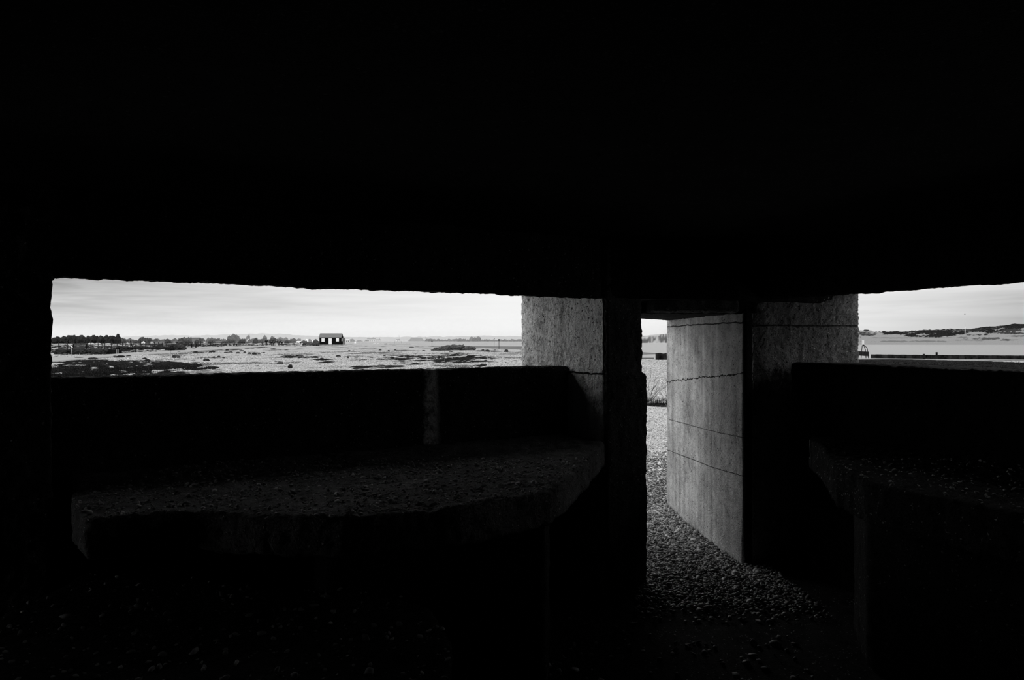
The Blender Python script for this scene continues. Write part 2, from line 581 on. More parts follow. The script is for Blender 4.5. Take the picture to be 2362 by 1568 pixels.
# dry root fibres along the inner lip of the left parapet
m_fibre = plain('dry_fibre', .5, .9)
w = MB()
for i in range(90):
    s_ = random.uniform(.1, 3.4)
    p = A_ - uL * s_ + nL * (pl_in + random.uniform(-.03, .01))
    z = 1.7 - .222 + .0
    d = random.choice((-1, 1)) * random.uniform(.02, .09)
    w.tube([(p[0], p[1], z), (p[0] + uL[0] * d * .5 + nL[0] * .012, p[1] + uL[1] * d * .5 + nL[1] * .012, z + random.uniform(-.004, .01)),
            (p[0] + uL[0] * d + nL[0] * .02, p[1] + uL[1] * d + nL[1] * .02, z - random.uniform(0, .03))], .0012, 4)
o = w.build('dry_roots', m_fibre)
tag(o, 'dry root fibres fraying along the inner lip of the left parapet', 'roots', kind='stuff')


# ------------------------------------------------------------------ pebbles
def rock_base(sub=2):
    bm = bmesh.new()
    bmesh.ops.create_icosphere(bm, subdivisions=sub, radius=1)
    v = np.array([x.co[:] for x in bm.verts]); f = np.array([[l.index for l in x.verts] for x in bm.faces])
    bm.free()
    return v, f


RV, RF = rock_base(2)
RV1, RF1 = rock_base(1)


def pebbles(name, pts, size, mat, label, parent=None, low=False):
    n = len(pts)
    RV, RF = (RV1, RF1) if low else (globals()['RV'], globals()['RF'])
    s = size * np.exp(rng.normal(0, .32, n))
    sc = np.stack([s * rng.uniform(.9, 1.5, n), s * rng.uniform(.7, 1.05, n), s * rng.uniform(.4, .75, n)], 1)
    V = RV[None] * sc[:, None]
    V = V * (1 + .12 * rng.normal(0, 1, (n, len(RV), 1)))
    tx, ty, a = rng.normal(0, .35, n), rng.normal(0, .35, n), rng.uniform(0, 6.28, n)
    ca, sa = np.cos(a)[:, None], np.sin(a)[:, None]
    x = V[..., 0] * ca - V[..., 1] * sa; y = V[..., 0] * sa + V[..., 1] * ca; z = V[..., 2]
    c, s_ = np.cos(tx)[:, None], np.sin(tx)[:, None]
    y, z = y * c - z * s_, y * s_ + z * c
    c, s_ = np.cos(ty)[:, None], np.sin(ty)[:, None]
    x, z = x * c - z * s_, x * s_ + z * c
    V = np.stack([x, y, z], 2) + np.asarray(pts)[:, None]
    Fc = (RF[None] + (np.arange(n) * len(RV))[:, None, None]).reshape(-1, 3)
    me = bpy.data.meshes.new(name)
    V = V.reshape(-1, 3).astype(np.float32)
    me.vertices.add(len(V)); me.vertices.foreach_set('co', V.ravel())
    me.loops.add(Fc.size); me.loops.foreach_set('vertex_index', Fc.ravel().astype(np.int32))
    me.polygons.add(len(Fc)); me.polygons.foreach_set('loop_start', np.arange(0, Fc.size, 3, dtype=np.int32))
    at_ = me.attributes.new('tone', 'FLOAT', 'POINT')
    at_.data.foreach_set('value', np.repeat(rng.uniform(0, 1, n), len(RV)).astype(np.float32))
    me.update(calc_edges=True)
    o = link(name, me, mat, parent, True)
    tag(o, label, 'pebbles', kind='stuff')
    return o


def stone_mat(name, lo, hi):
    m, nt, b = base_mat(name, .55, .35)
    a = NN(nt, 'ShaderNodeAttribute', attribute_name='tone')
    nt.links.new(ramp(nt, a.outputs['Fac'], [(0, lo), (.7, (lo + hi) / 2), (1, hi)]), b.inputs['Base Color'])
    return m


m_stone = stone_mat('beach_pebbles', .05, .62)
m_stone2 = stone_mat('shelf_pebbles', .12, .6)


def pass_z(x, y):      # shingle drifts up a little in the doorway
    return np.interp(y, [8.2, 9.8], [-.325, -.03])


pts = []
n = 52000
X = rng.uniform(.5, 3.6, n * 2); Y = rng.uniform(4.9, 10.6, n * 2)
# keep inside the passage until past the outer walls
keep = (Y > 8.4) & (X > .9 + (Y - 8.4) * .1)
keep |= (Y > 7.2) & (X > 1.0) & (X < 1.9)
lx = np.interp(Y, [4.9, 5.6, 5.7, 7.0], [.9, 1.0, 1.12, .95]); rx = np.interp(Y, [4.9, 6.05, 6.15, 7.3], [2.35, 2.3, 2.03, 1.93])
keep |= (Y <= 7.3) & (X > lx) & (X < rx)
dens = np.where(Y > 8.6, .8, 1.0)
dens = dens * np.interp(Y, [5.0, 5.5, 6.0], [.05, .5, 1])
keep &= rng.uniform(0, 1, len(X)) < dens
X, Y = X[keep], Y[keep]
Z = pass_z(X, Y) + rng.uniform(-.004, .03, len(X))
pebbles('shingle', np.stack([X, Y, Z], 1), .0125, m_stone, 'loose beach pebbles heaped through the doorway', None, True)
# loose stones on the floor further in, on the shelves and on the plinth
X = rng.uniform(.2, 1.9, 260); Y = rng.uniform(3.0, 5.0, 260)
k = X > 0
pebbles('floor_pebbles', np.stack([X[k], Y[k], np.full(k.sum(), -.32)], 1), .014, m_stone2, 'scattered pebbles on the dark floor')


def in_poly(X, Y, poly):
    r = np.zeros(len(X), bool); n = len(poly)
    for i in range(n):
        x0, y0 = poly[i]; x1, y1 = poly[(i + 1) % n]
        c = ((y0 > Y) != (y1 > Y)) & (X < (x1 - x0) * (Y - y0) / (y1 - y0 + 1e-12) + x0)
        r ^= c
    return r


X = rng.uniform(-2.2, .8, 2600); Y = rng.uniform(3.0, 4.6, 2600)
k = in_poly(X, Y, SH)
X, Y = X[k], Y[k]
pebbles('shelf_grit', np.stack([X, Y, np.full(len(X), .902)], 1), .0065, m_stone2, 'pale grit and small pebbles lying on the left shelf')
X = rng.uniform(2, 3.4, 500); Y = rng.uniform(2.6, 4.6, 500)
k = in_poly(X, Y, SR)
X, Y = X[k], Y[k]
pebbles('shelf_grit', np.stack([X, Y, np.full(len(X), .902)], 1), .0065, m_stone2, 'sparse grit and small pebbles lying on the right shelf')
X = rng.uniform(-2.2, -.2, 330); Y = rng.uniform(2.1, 3.5, 330)
k = in_poly(X, Y, PLN)
X, Y = X[k], Y[k]
pebbles('plinth_grit', np.stack([X, Y, np.full(len(X), .507)], 1), .008, m_stone2, 'scattered small stones on the low plinth at left')

# ------------------------------------------------------------------ the land outside
BANK = [(-75, 284), (-60, 262), (-30, 206), (1.9, 122), (9.5, 72), (12.6, 59), (34, 63.5), (42, 54.5), (62, 36), (110, 0), (140, -60)]
LANDP = [(-2500, -60), (-2500, 2400), (-300, 2400), (-130, 600), (-105, 330)] + BANK
SHX = [-2500, -105, -60, 0, 50, 75, 105, 138, 200, 300, 700, 2500]
SHY = [300, 300, 288, 284, 330, 430, 430, 298, 292, 285, 280, 280]


def seg_dist(X, Y, pl):
    d = np.full(X.shape, 1e9)
    for (x0, y0), (x1, y1) in zip(pl[:-1], pl[1:]):
        dx, dy = x1 - x0, y1 - y0
        t = np.clip(((X - x0) * dx + (Y - y0) * dy) / (dx * dx + dy * dy), 0, 1)
        d = np.minimum(d, np.hypot(X - x0 - t * dx, Y - y0 - t * dy))
    return d


# dark vegetation: (px, py, half width, half height) of each stand as the camera sees it, turned into ground ellipses
VEG = [(205, 801, 140, 4.6, .85), (360, 799, 110, 2, .45), (440, 794.5, 230, 3.6, .8), (200, 798, 120, 3.0, .6), (640, 794, 60, 2.2, .6), (140, 864, 150, 30, 1), (260, 862, 120, 22, .95), (340, 868, 90, 12, .85), (390, 839, 60, 6, 1), (435, 847, 50, 5, .9),
       (480, 857, 60, 6, .6), (300, 838, 60, 6, .85), (215, 838, 90, 7, .85), (160, 836, 60, 5, .7), (340, 850, 60, 8, .8),
       (445, 832, 20, 4, .3), (330, 838, 30, 4, .5),
       (230, 808, 130, 4.5, 1), (160, 811, 50, 5, .9), (320, 803.5, 90, 2.0, .9), (350, 808, 60, 2.0, .6),
       (470, 808, 40, 2, .6), (520, 806.5, 45, 2, .6), (590, 801.5, 35, 1.6, .9), (440, 811, 30, 1.6, .5),
       (470, 797.5, 90, 1.4, .8), (560, 796.8, 50, 1.2, .8), (390, 803, 30, 3, .8),
       (690, 822, 45, 2.2, .9), (740, 829, 30, 3.0, .75), (765, 836, 35, 4.2, .7), (700, 853, 35, 4, .45), (745, 856, 60, 5, .6), (830, 846, 25, 5, .7),
       (850, 852, 40, 6, .45), (880, 845, 45, 5, .6), (900, 847, 30, 3, .7),
       (880, 812, 60, 4, .45), (920, 818, 55, 3, .5), (960, 826, 95, 6.5, .8), (1000, 833, 95, 6.5, .75), (1060, 829, 100, 6, .8), (1100, 825, 45, 4.2, .8),
       (950, 837, 45, 4.5, .8), (1150, 828, 35, 2.0, .6), (1055, 817, 35, 1.8, .7), (1040, 820, 25, 1.6, .7), (1090, 821, 12, 1.2, .8),
       (1010, 843, 25, 1.6, .5), (1110, 843, 14, 1.6, .7), (1170, 835, 12, 1.2, .5), (855, 822, 40, 2, .5), (800, 822, 20, 1.5, .5),
       (820, 820, 20, 1.5, .6), (860, 803, 50, 1.2, .35), (640, 806, 40, 1.2, .5), (670, 811, 30, 1, .4),
       (1515, 937, 60, 7, .8),
       (2150, 842, 330, 7.5, 1), (2300, 846, 330, 9, 1), (2000, 838, 60, 6, .8)]


def veg_mask(X, Y, Z0=0.0):
    D = np.maximum(Y, 1.0)
    px = 1181 + F * X / D
    py = 784 + F * (EYE - Z0) / D
    edge = (fbm(X * .55, Y * .28, 11, 5) - .5)
    fine = (fbm(X * 2.3, Y * .9, 31, 4) - .5)
    m = np.zeros(X.shape)
    strk = fbm((px + py * 2.5) * .018, (py - .30 * px) * .13, 57, 5) - .5
    soft = (fbm(px * .07, py * .3, 91, 4) - .5) * 2.2
    strk = np.where(px < 520, (strk * 3.0 + .55 + soft) * np.clip((py - 826) / 10, 0, 1), 0)
    for (cx, cy, rx, ry, s) in VEG:
        q = ((px - cx) / rx) ** 2 + ((py - cy) / ry) ** 2
        v = np.clip(1.25 - q + edge * 3.6 + fine * 3.0 + strk, 0, 1) * s
        m = np.maximum(m, np.where(q < 4, v, 0))
    return np.where((px < 560) & (py > 826), m ** 1.3, m)


def make_land():
    # rows by distance, columns by bearing: only a way to spread the mesh density
    inv = np.linspace(1 / 8.2, 1 / 330, 620)
    D = np.concatenate([[4, 5.5, 7, 7.9], np.linspace(8.0, 10.6, 60), 1 / inv[(1 / inv > 10.7) & (1 / inv < 276)], np.linspace(278, 420, 110), np.geomspace(430, 2400, 50)])
    T = np.concatenate([np.linspace(-3.0, -.76, 40), np.linspace(-.75, .10, 1150), np.linspace(.11, .26, 150), np.linspace(.27, .50, 60), np.linspace(.505, .80, 260), np.linspace(.82, 3.0, 30)])
    Tm, Dm = np.meshgrid(T, D)
    X = Tm * Dm; Y = Dm.copy()
    d = seg_dist(X, Y, BANK)
    inside = in_poly(X.ravel(), Y.ravel(), LANDP).reshape(X.shape)
    sd = np.where(inside, d, -d)
    near = np.clip(sd / 2.5, -1, 1) * .8 - .75                       # drops to the river bed
    near = np.where(sd > 0, np.minimum(.0, near + .75 - .03), near)
    und = (fbm(X * .12, Y * .12, 3, 4) - .5) * .22 * np.clip(sd / 6, 0, 1) * np.clip((Y - 9) / 12, 0, 1)
    near = near + np.where(sd > 0, und, 0)
    # far shore
    ys = np.interp(X.ravel(), SHX, SHY).reshape(X.shape)
    far = np.clip((Y - ys) / 90, -1.5, 1) * .9 - .35
    far = far + (fbm(X * .03, Y * .03, 5, 4) - .5) * .4 * np.clip((Y - ys - 20) / 60, 0, 1)
    # dunes across the river on the right
    t = X / Y
    px = 1181 + F * t
    crest = np.interp(px.ravel(), [1300, 1420, 1480, 1520, 1560, 1700, 1960, 1990, 2030, 2080, 2130, 2180, 2240, 2300, 2362, 2500, 3000],
                      [0, .8, 4.0, 5.6, 6.2, 6.0, 6.3, 6.2, 5.3, 5.3, 6.2, 6.3, 6.6, 7.6, 8.8, 10, 10]).reshape(X.shape)
    prof = np.clip((Y - ys - 8) / 55, 0, 1); prof = prof * prof * (3 - 2 * prof)
    dune = crest * prof * (1 + (fbm(X * .07, Y * .07, 9, 4) - .5) * .5) + (fbm(X * .4, Y * .4, 19, 3) - .5) * .8 * prof * (crest > 1)
    far = far + dune
    Z = np.where(inside, np.maximum(near, np.where(Y > 200, np.minimum(far, -.03), -9)), np.maximum(near, far))
    Z = np.where(inside & (Y > 200), np.maximum(near, -.06), Z)
    Z = np.where(Y < 10.5, np.minimum(Z, -.035), Z)
    Z = np.where(Y < 9.8, np.interp(Y, [8.15, 9.8], [-.345, -.035]), Z)
    Z = np.where(Y < 8.15, -.62, Z)
    V = veg_mask(X, Y)
    V = np.where(inside, V, 0)
    # marram and scrub on the dunes
    # scrub on the dunes: stands measured where they grow on the far slope
    ppx = 1181 + F * X / Y; ppy = 784 - F * (Z - EYE) / Y
    DV = [(1995, 755, 55, 5, .8), (2060, 759, 60, 4, .7), (2000, 770, 22, 5, .6), (2080, 767, 50, 5, .7), (2130, 763, 75, 9, 1), (2185, 768, 50, 5, 1), (2150, 774, 60, 2.5, .8),
          (2215, 756, 60, 3.5, .9), (2262, 758, 42, 8, 1), (2330, 749, 70, 7, 1), (2400, 745, 90, 9, 1), (2335, 760, 50, 5, .6), (2255, 772, 30, 2.2, .7), (2330, 768, 40, 2, .6),
          (2100, 787, 110, 2.2, .45), (2050, 779, 60, 1.6, .4), (2180, 778, 60, 1.6, .45), (2270, 781, 40, 3, .55), (2240, 785, 40, 2, .4), (2350, 775, 30, 2, .5), (2330, 784, 20, 1.5, .6),
          (1500, 786, 40, 7, .7), (1540, 783, 40, 8, .7), (1600, 780, 120, 9, .7), (1800, 770, 150, 12, .8), (2600, 745, 150, 20, 1)]
    dn = fbm(ppx * .05, ppy * .22, 23, 5) - .5; df = fbm(ppx * .22, ppy * .8, 29, 3) - .5
    top_ = np.zeros(X.shape)
    for (cx, cy, rx_, ry_, s_) in DV:
        q = ((ppx - cx) / rx_) ** 2 + ((ppy - cy) / ry_) ** 2
        top_ = np.maximum(top_, np.where(q < 4, np.clip(1.6 - q + dn * 3.2 + df * 2.0, 0, 1) * s_, 0))
    top_ = np.where((~inside) & (Y > ys), top_, 0)
    V = np.maximum(V, top_)
    tuft = np.clip((fbm(X * .3, Y * .16, 71, 5) - .56) * 9, 0, .8)
    V = np.maximum(V, np.where(inside & (Y > 40) & (X < 4) & (Y < 330), tuft * .7, 0))
    V = np.where(inside & (X > 22) & (sd > 3.6) & (Y > 8), np.maximum(V, .98), V)
    S = np.where(inside, 0, np.clip((px - 1700) / 200, 0, 1))
    nr, nc = X.shape
    me = bpy.data.meshes.new('ground')
    co = np.stack([X, Y, Z], 2).reshape(-1, 3).astype(np.float32)
    me.vertices.add(len(co)); me.vertices.foreach_set('co', co.ravel())
    i = np.arange(nr * nc).reshape(nr, nc)
    q = np.stack([i[:-1, :-1], i[:-1, 1:], i[1:, 1:], i[1:, :-1]], 2).reshape(-1, 4)
    me.loops.add(q.size); me.loops.foreach_set('vertex_index', q.ravel().astype(np.int32))
    me.polygons.add(len(q)); me.polygons.foreach_set('loop_start', np.arange(0, q.size, 4, dtype=np.int32))
    a = me.attributes.new('veg', 'FLOAT', 'POINT')
    a.data.foreach_set('value', V.ravel().astype(np.float32))
    a = me.attributes.new('sand', 'FLOAT', 'POINT')
    a.data.foreach_set('value', S.ravel().astype(np.float32))
    me.update(calc_edges=True)
    return me


def ground_mat():
    m, nt, b = base_mat('shingle_ground', 1.0, 0.0)
    g = NN(nt, 'ShaderNodeNewGeometry')
    pos = g.outputs['Position']
    a = NN(nt, 'ShaderNodeAttribute', attribute_name='veg')
    # pale shingle of fist- and egg-sized stones seen at all distances
    mpg = NN(nt, 'ShaderNodeMapping'); mpg.inputs['Scale'].default_value = (1.0, .7, 1.0)
    nt.links.new(pos, mpg.inputs['Vector'])
    v = NN(nt, 'ShaderNodeTexVoronoi', i_Scale=11.0)
    nt.links.new(mpg.outputs[0], v.inputs['Vector'])
    n5 = NN(nt, 'ShaderNodeTexNoise', i_Scale=9.0, i_Detail=8.0, i_Roughness=.8)
    nt.links.new(mpg.outputs[0], n5.inputs['Vector'])
    sc = NN(nt, 'ShaderNodeSeparateColor'); nt.links.new(v.outputs['Color'], sc.inputs[0])
    n1 = NN(nt, 'ShaderNodeTexNoise', i_Scale=2.5, i_Detail=8.0, i_Roughness=.75)
    nt.links.new(pos, n1.inputs['Vector'])
    n2 = NN(nt, 'ShaderNodeTexNoise', i_Scale=.12, i_Detail=4.0)
    nt.links.new(pos, n2.inputs['Vector'])
    f = M_(nt, 'ADD', M_(nt, 'MULTIPLY', sc.outputs[0], .40), M_(nt, 'MULTIPLY', n5.outputs['Fac'], .45))
    f = M_(nt, 'ADD', f, M_(nt, 'MULTIPLY', n2.outputs['Fac'], .16))
    # finer, trodden shingle around the pillbox
    n6 = NN(nt, 'ShaderNodeTexNoise', i_Scale=28.0, i_Detail=6.0, i_Roughness=.75)
    nt.links.new(pos, n6.inputs['Vector'])
    spz = NN(nt, 'ShaderNodeSeparateXYZ'); nt.links.new(pos, spz.inputs[0])
    zf = M_(nt, 'MULTIPLY', M_(nt, 'SUBTRACT', 30.0, spz.outputs[1]), .07, clamp=True)
    mf = NN(nt, 'ShaderNodeMix', data_type='FLOAT')
    nt.links.new(zf, mf.inputs[0]); nt.links.new(f, mf.inputs[2]); nt.links.new(M_(nt, 'MULTIPLY_ADD', n6.outputs['Fac'], .55, .29), mf.inputs[3])
    f = mf.outputs[0]
    sh = ramp(nt, f, [(0.30, .13), (0.42, .24), (0.56, .36), (0.80, .50)])
    sa = NN(nt, 'ShaderNodeAttribute', attribute_name='sand')
    sm_ = NN(nt, 'ShaderNodeMix', data_type='RGBA')
    nt.links.new(sa.outputs['Fac'], sm_.inputs[0]); nt.links.new(sh, sm_.inputs[6])
    nt.links.new(ramp(nt, n1.outputs['Fac'], [(.3, .15), (.7, .27)]), sm_.inputs[7])
    sh = sm_.outputs[2]
    gr = ramp(nt, M_(nt, 'ADD', M_(nt, 'MULTIPLY', n5.outputs['Fac'], .5), M_(nt, 'MULTIPLY', n1.outputs['Fac'], .5)), [(0.38, .002), (0.5, .008), (0.66, .07)])
    mixn = NN(nt, 'ShaderNodeMix', data_type='RGBA')
    vg = M_(nt, 'ADD', a.outputs['Fac'], M_(nt, 'MULTIPLY', M_(nt, 'SUBTRACT', n1.outputs['Fac'], .5), 1.0))
    vm = M_(nt, 'MULTIPLY', ramp(nt, vg, [(0.25, 0), (0.6, 1)]), M_(nt, 'MULTIPLY', a.outputs['Fac'], 1.6, clamp=True))
    nt.links.new(vm, mixn.inputs[0]); nt.links.new(sh, mixn.inputs[6]); nt.links.new(gr, mixn.inputs[7])
    nt.links.new(mixn.outputs[2], b.inputs['Base Color'])
    bp = NN(nt, 'ShaderNodeBump', i_Strength=.3, i_Distance=.05)
    nt.links.new(f, bp.inputs['Height']); nt.links.new(bp.outputs[0], b.inputs['Normal'])
    return m


land = link('ground', make_land(), ground_mat(), None, True)
tag(land, kind='structure')

# loose storm-thrown flints lying over the beach
n = 110000
u = rng.uniform(0, 1, n)
D = 1 / (1 / 10.6 * (1 - u) + 1 / 105 * u)
T = rng.uniform(-.74, .30, n)
keepd = (D > 24) | (T > .10)
D, T = D[keepd], T[keepd]
X = T * D
sdb = seg_dist(X, D, BANK)
ok = in_poly(X, D, LANDP) & (sdb > 1.0) & (veg_mask(X, D) < rng.uniform(.15, .7, len(X)))
X, D = X[ok], D[ok]
und_ = (fbm(X * .12, D * .12, 3, 4) - .5) * .22 * np.clip(sdb[ok] / 6, 0, 1) * np.clip((D - 9) / 12, 0, 1)
grp = [(10, 17, .011), (17, 27, .016), (27, 40, .022), (40, 60, .030), (60, 106, .045)]
m_flint = stone_mat('beach_flints', .10, .62)
for i, (d0, d1, r) in enumerate(grp):
    k = (D >= d0) & (D < d1)
    P = np.stack([X[k], D[k], und_[k] + r * .12], 1)
    pebbles('shingle', P, r, m_flint, ['fine shingle on the trodden ground just outside the doorway', 'loose shingle around the shrubs beyond the doorway',
            'loose flints on the bank outside the openings', 'loose flints on the open beach below the hut', 'loose flints on the far beach towards the hut and scrub mound'][i], None, True)

# tidal river
m, nt, b = base_mat('river_water', .3, .35)
b.inputs['Base Color'].default_value = (.10, .10, .10, 1)
g = NN(nt, 'ShaderNodeNewGeometry')
mp_ = NN(nt, 'ShaderNodeMapping'); mp_.inputs['Scale'].default_value = (.5, 1.6, 1)
nt.links.new(g.outputs['Position'], mp_.inputs['Vector'])
n_ = NN(nt, 'ShaderNodeTexNoise', i_Scale=1.0, i_Detail=6.0, i_Roughness=.6)
nt.links.new(mp_.outputs[0], n_.inputs['Vector'])
bp = NN(nt, 'ShaderNodeBump', i_Strength=.6, i_Distance=.25)
nt.links.new(n_.outputs['Fac'], bp.inputs['Height']); nt.links.new(bp.outputs[0], b.inputs['Normal'])
m_water = m
w = MB().add([(-90, 40, -.34), (500, -60, -.34), (700, 420, -.34), (-120, 420, -.34)], [(0, 1, 2, 3)])
tag(w.build('water', m_water), kind='structure')

# wet mud along the near side of the channel
m_mud = plain('wet_mud', .13, .75, .3, .3)
mud = [gpt for gpt in (P2(-34, 214), P2(-30, 236), P2(3.2, 215), P2(20, 170), P2(22, 100), P2(9, 84), P2(5, 120), P2(-10, 165))]
MB_m = MB().prism(mud, -1.2, -.31).build('mud_flat', m_mud)
tag(MB_m, kind='structure')

# footpath
m_path = plain('gravel_path', .28, .9, .12, 1.5)
edge_lo = [(60, 838.5), (120, 833.5), (160, 830.5), (210, 826), (278, 820.5), (340, 817), (400, 814), (460, 809), (520, 805), (570, 801.5), (605, 799.6), (640, 798.3)]
edge_hi = [(60, 826), (120, 823.5), (160, 822.5), (210, 819.5), (278, 815), (340, 812.3), (400, 808), (460, 804.5), (520, 801.0), (570, 798.6), (605, 797.6), (640, 797.2)]
vs = []
for lo, hi in zip(edge_lo, edge_hi):
    for k in range(5):
        t = k / 4
        p = gnd(lo[0] + (hi[0] - lo[0]) * t, 1 / (1 / (lo[1] - 784) * (1 - t) + 1 / (hi[1] - 784) * t) + 784, .04)
        vs.append((p.x, p.y, .04 + .03 * math.sin(math.pi * t)))
fs = []
for i in range(len(edge_lo) - 1):
    for k in range(4):
        fs.append((i * 5 + k, i * 5 + k + 1, (i + 1) * 5 + k + 1, (i + 1) * 5 + k))
o = MB().add(vs, fs).build('footpath', m_path, None, True)
sm = o.modifiers.new('th', 'SOLIDIFY'); sm.thickness = .12; sm.offset = -1
tag(o, kind='structure')

# ------------------------------------------------------------------ steel sheet piling and river fittings
m_steel = plain('rusty_steel', .02, .7, .7, 3)
m_kerb = plain('pale_kerb_concrete', .24, .9, .2, 3)


def piling(label, p0, p1, ztop0, ztop1, pitch=.9, jag=0.0):
    p0, p1 = np.array(p0, float), np.array(p1, float)
    L = np.linalg.norm(p1 - p0); u = (p1 - p0) / L; nn = np.array([u[1], -u[0]])
    n = int(L / pitch)
    pts = []
    for i in range(n):
        for fx, off in ((0, 0), (.35, 0), (.5, .45), (.85, .45)):
            pts.append((i * pitch + fx * pitch, off))
    w = MB(); vs = []
    for j, (s, off) in enumerate(pts):
        for o2 in (off, off + .03):
            q = p0 + u * s - nn * o2
            zt = ztop0 + (ztop1 - ztop0) * s / L + random.uniform(-jag, jag)
            vs += [(q[0], q[1], -1.4), (q[0], q[1], zt)]
    fs = []
    for j in range(len(pts) - 1):
        a = j * 4; c = a + 4
        fs += [(a, c, c + 1, a + 1), (a + 2, a + 3, c + 3, c + 2), (a + 1, c + 1, c + 3, a + 3)]
    o = w.add(vs, fs).build('sheet_piling', m_steel)
    tag(o, label, 'piling')
    return o


piling('long dark corrugated steel piling wall beyond the right opening', (33.4, 63.6), (52, 55.0), .36, .36, 1.0)
piling('dark ragged sheet piling seen through the narrow doorway', (13.0, 61.8), (31.0, 66.2), .50, .26, .8, .05)
# bright concrete kerb on the near side of the piling
w = MB()
w.prism([P2(30, 62.6), P2(52, 53.2), P2(52, 52.6), P2(30, 59.5)], -.5, .06)
o = w.build('concrete_kerb', m_kerb)
tag(o, 'pale concrete kerb in front of the steel piling at right', 'kerb')


def post(name, label, px, ytop, ybot, D, wpx, mat, cat='post', capd=None, square=True, group=None, basez=None):
    b_ = at(px, ybot, D); t_ = at(px, ytop, D)
    r = wpx / F * D / 2
    z0 = b_.z if basez is None else basez
    h = t_.z - z0
    w = MB()
    if square:
        w.prism([(-r, -r), (r, -r), (r * .95, r), (-r, r)], 0, h)
    else:
        w.tube([(0, 0, 0), (0, 0, h * .5), (0, 0, h)], [r, r * .9, r * .8], 8)
    if capd:
        e = empty(name, (b_.x, b_.y, z0))
        w.build('pole', mat, e)
        kind, sz = capd
        s = sz / F * D / 2
        c = MB()
        if kind == 'ball':
            c.add([tuple(Vector(v) * s + Vector((0, 0, h))) for v in RV], [tuple(f) for f in RF])
        elif kind == 'board':
            c.box(-s, -r - .06, h - 2 * s, s, -r, h)
        else:
            c.prism([(-s, -s), (s, -s), (s, s), (-s, s)], h - s * .6, h + s * .4)
        c.build({'ball': 'top_ball', 'board': 'sign_board', 'cap': 'cap'}[kind], capd_mat.get(name + kind, mat), e)
        o = e
    else:
        o = w.build(name, mat)
        o.location = (b_.x, b_.y, z0)
    tag(o, label, cat, group)
    return o


m_black = plain('black_timber', .012, .8, .3)
m_wood = plain('weathered_timber', .06, .9, .3)
m_grey = plain('grey_timber', .22, .9, .2)
m_pale = plain('pale_paint', .75, .6, .08)
capd_mat = {}
post('mooring_post', 'short dark mooring post rising in front of the piling at right', 2131, 816, 833, 59, 3.2, m_black)
post('mooring_post', 'taller dark mooring post at the piling, right of the short one', 2160.5, 812, 828, 62.5, 3.0, m_black)
# ladder with hooped handrails on the bank
e = empty('river_ladder', tuple(at(1990, 826, 62)))
bx, by, bz = at(1990, 826, 62)
for nm, pxs in (('handrail', [(1986.5, 826), (1987.5, 808), (1989, 797), (1991, 795)]), ('handrail', [(1991, 795), (1995, 797), (2000, 803), (2002, 812), (2003, 826)]),
                ('handrail', [(1990, 795), (1993, 798), (1996, 806), (1997.5, 826)])):
    w = MB().tube([at(x, y, 62) - Vector((bx, by, bz)) for x, y in pxs], .03, 8)
    w.build(nm, m_steel, e, True)
for k in range(3):
    MB().tube([at(1997.2, 814 + 4 * k, 62) - Vector((bx, by, bz)), at(2002.6, 814 + 4 * k, 62) - Vector((bx, by, bz))], .02, 6).build('rung', m_steel, e, True)
tag(e, 'thin metal river ladder with curved hooped handrails beside the right pier', 'ladder')
post('tide_post', 'white painted post standing on the far sand behind the ladder', 1990.7, 784.5, 794.5, 285, 3.6, m_pale, cat='post')
# timber walkway at left end of piling
w = MB().bar(at(1960, 813.5, 67), at(2001, 816.0, 64.6), .3, .40)
o = w.build('timber_beam', m_steel)
tag(o, 'heavy dark beam ending at the river ladder', 'beam')
w = MB().bar(at(1478, 825.8, 62), at(1508, 825.8, 62), .2, .07)
o = w.build('timber_beam', m_wood)
tag(o, 'thin low beam left of the ragged piling in the doorway view', 'beam')
# navigation beacons
D = 150
capd_mat['beaconboard'] = m_wood
post('beacon', 'dark beacon post with a square topmark on the river bank', 1151, 782, 800.5, 135, 1.2, m_wood, 'beacon', ('board', 3.8), basez=-.5)
post('beacon', 'thin pale beacon pole with a dark ball, left of the square-topped one', 1140, 781, 801, 137, .7, m_grey, 'beacon', ('ball', 2.6), basez=-.5)
post('beacon', 'small distant beacon post between the hipped roof house and the scrub mound', 996.5, 785.5, 797, 215, .8, m_grey, 'beacon', ('board', 2.6), basez=-.4)
post('marker_post', 'thin pale marker stake with dark tip on the shingle right of centre', 1026, 809, 835, 1.7 * F / 51.5, .9, m_grey, 'post', ('cap', 1.7), False)
post('marker_post', 'leaning thin stake beside the footpath', 394, 808, 815.5, 85, .6, m_wood, 'post', None, False)
o = post('marker_post', 'thin dark stick slanting up from the verge by the path', 498, 803, 812, 95, .8, m_wood, 'post', None, False)
o.rotation_euler = (0, .75, 0)
# mast on the dune
D = 320
e = empty('signal_mast', tuple(at(2226, 768.5, D)))
hh = 44 / F * D
MB().tube([(0, 0, -1), (0, 0, hh * .35)], [.2, .12], 8).build('mast_base', m_pale, e, True)
MB().tube([(0, 0, hh * .35), (-.1, 0, hh)], [.035, .03], 8).build('mast_pole', m_pale, e, True)
w = MB(); w.add([tuple(Vector(v) * .28 + Vector((-.1, 0, hh + .1))) for v in RV], [tuple(f) for f in RF])
w.build('top_ball', m_black, e, True)
tag(e, 'tall thin white mast with a dark ball on the right hand dune', 'mast')

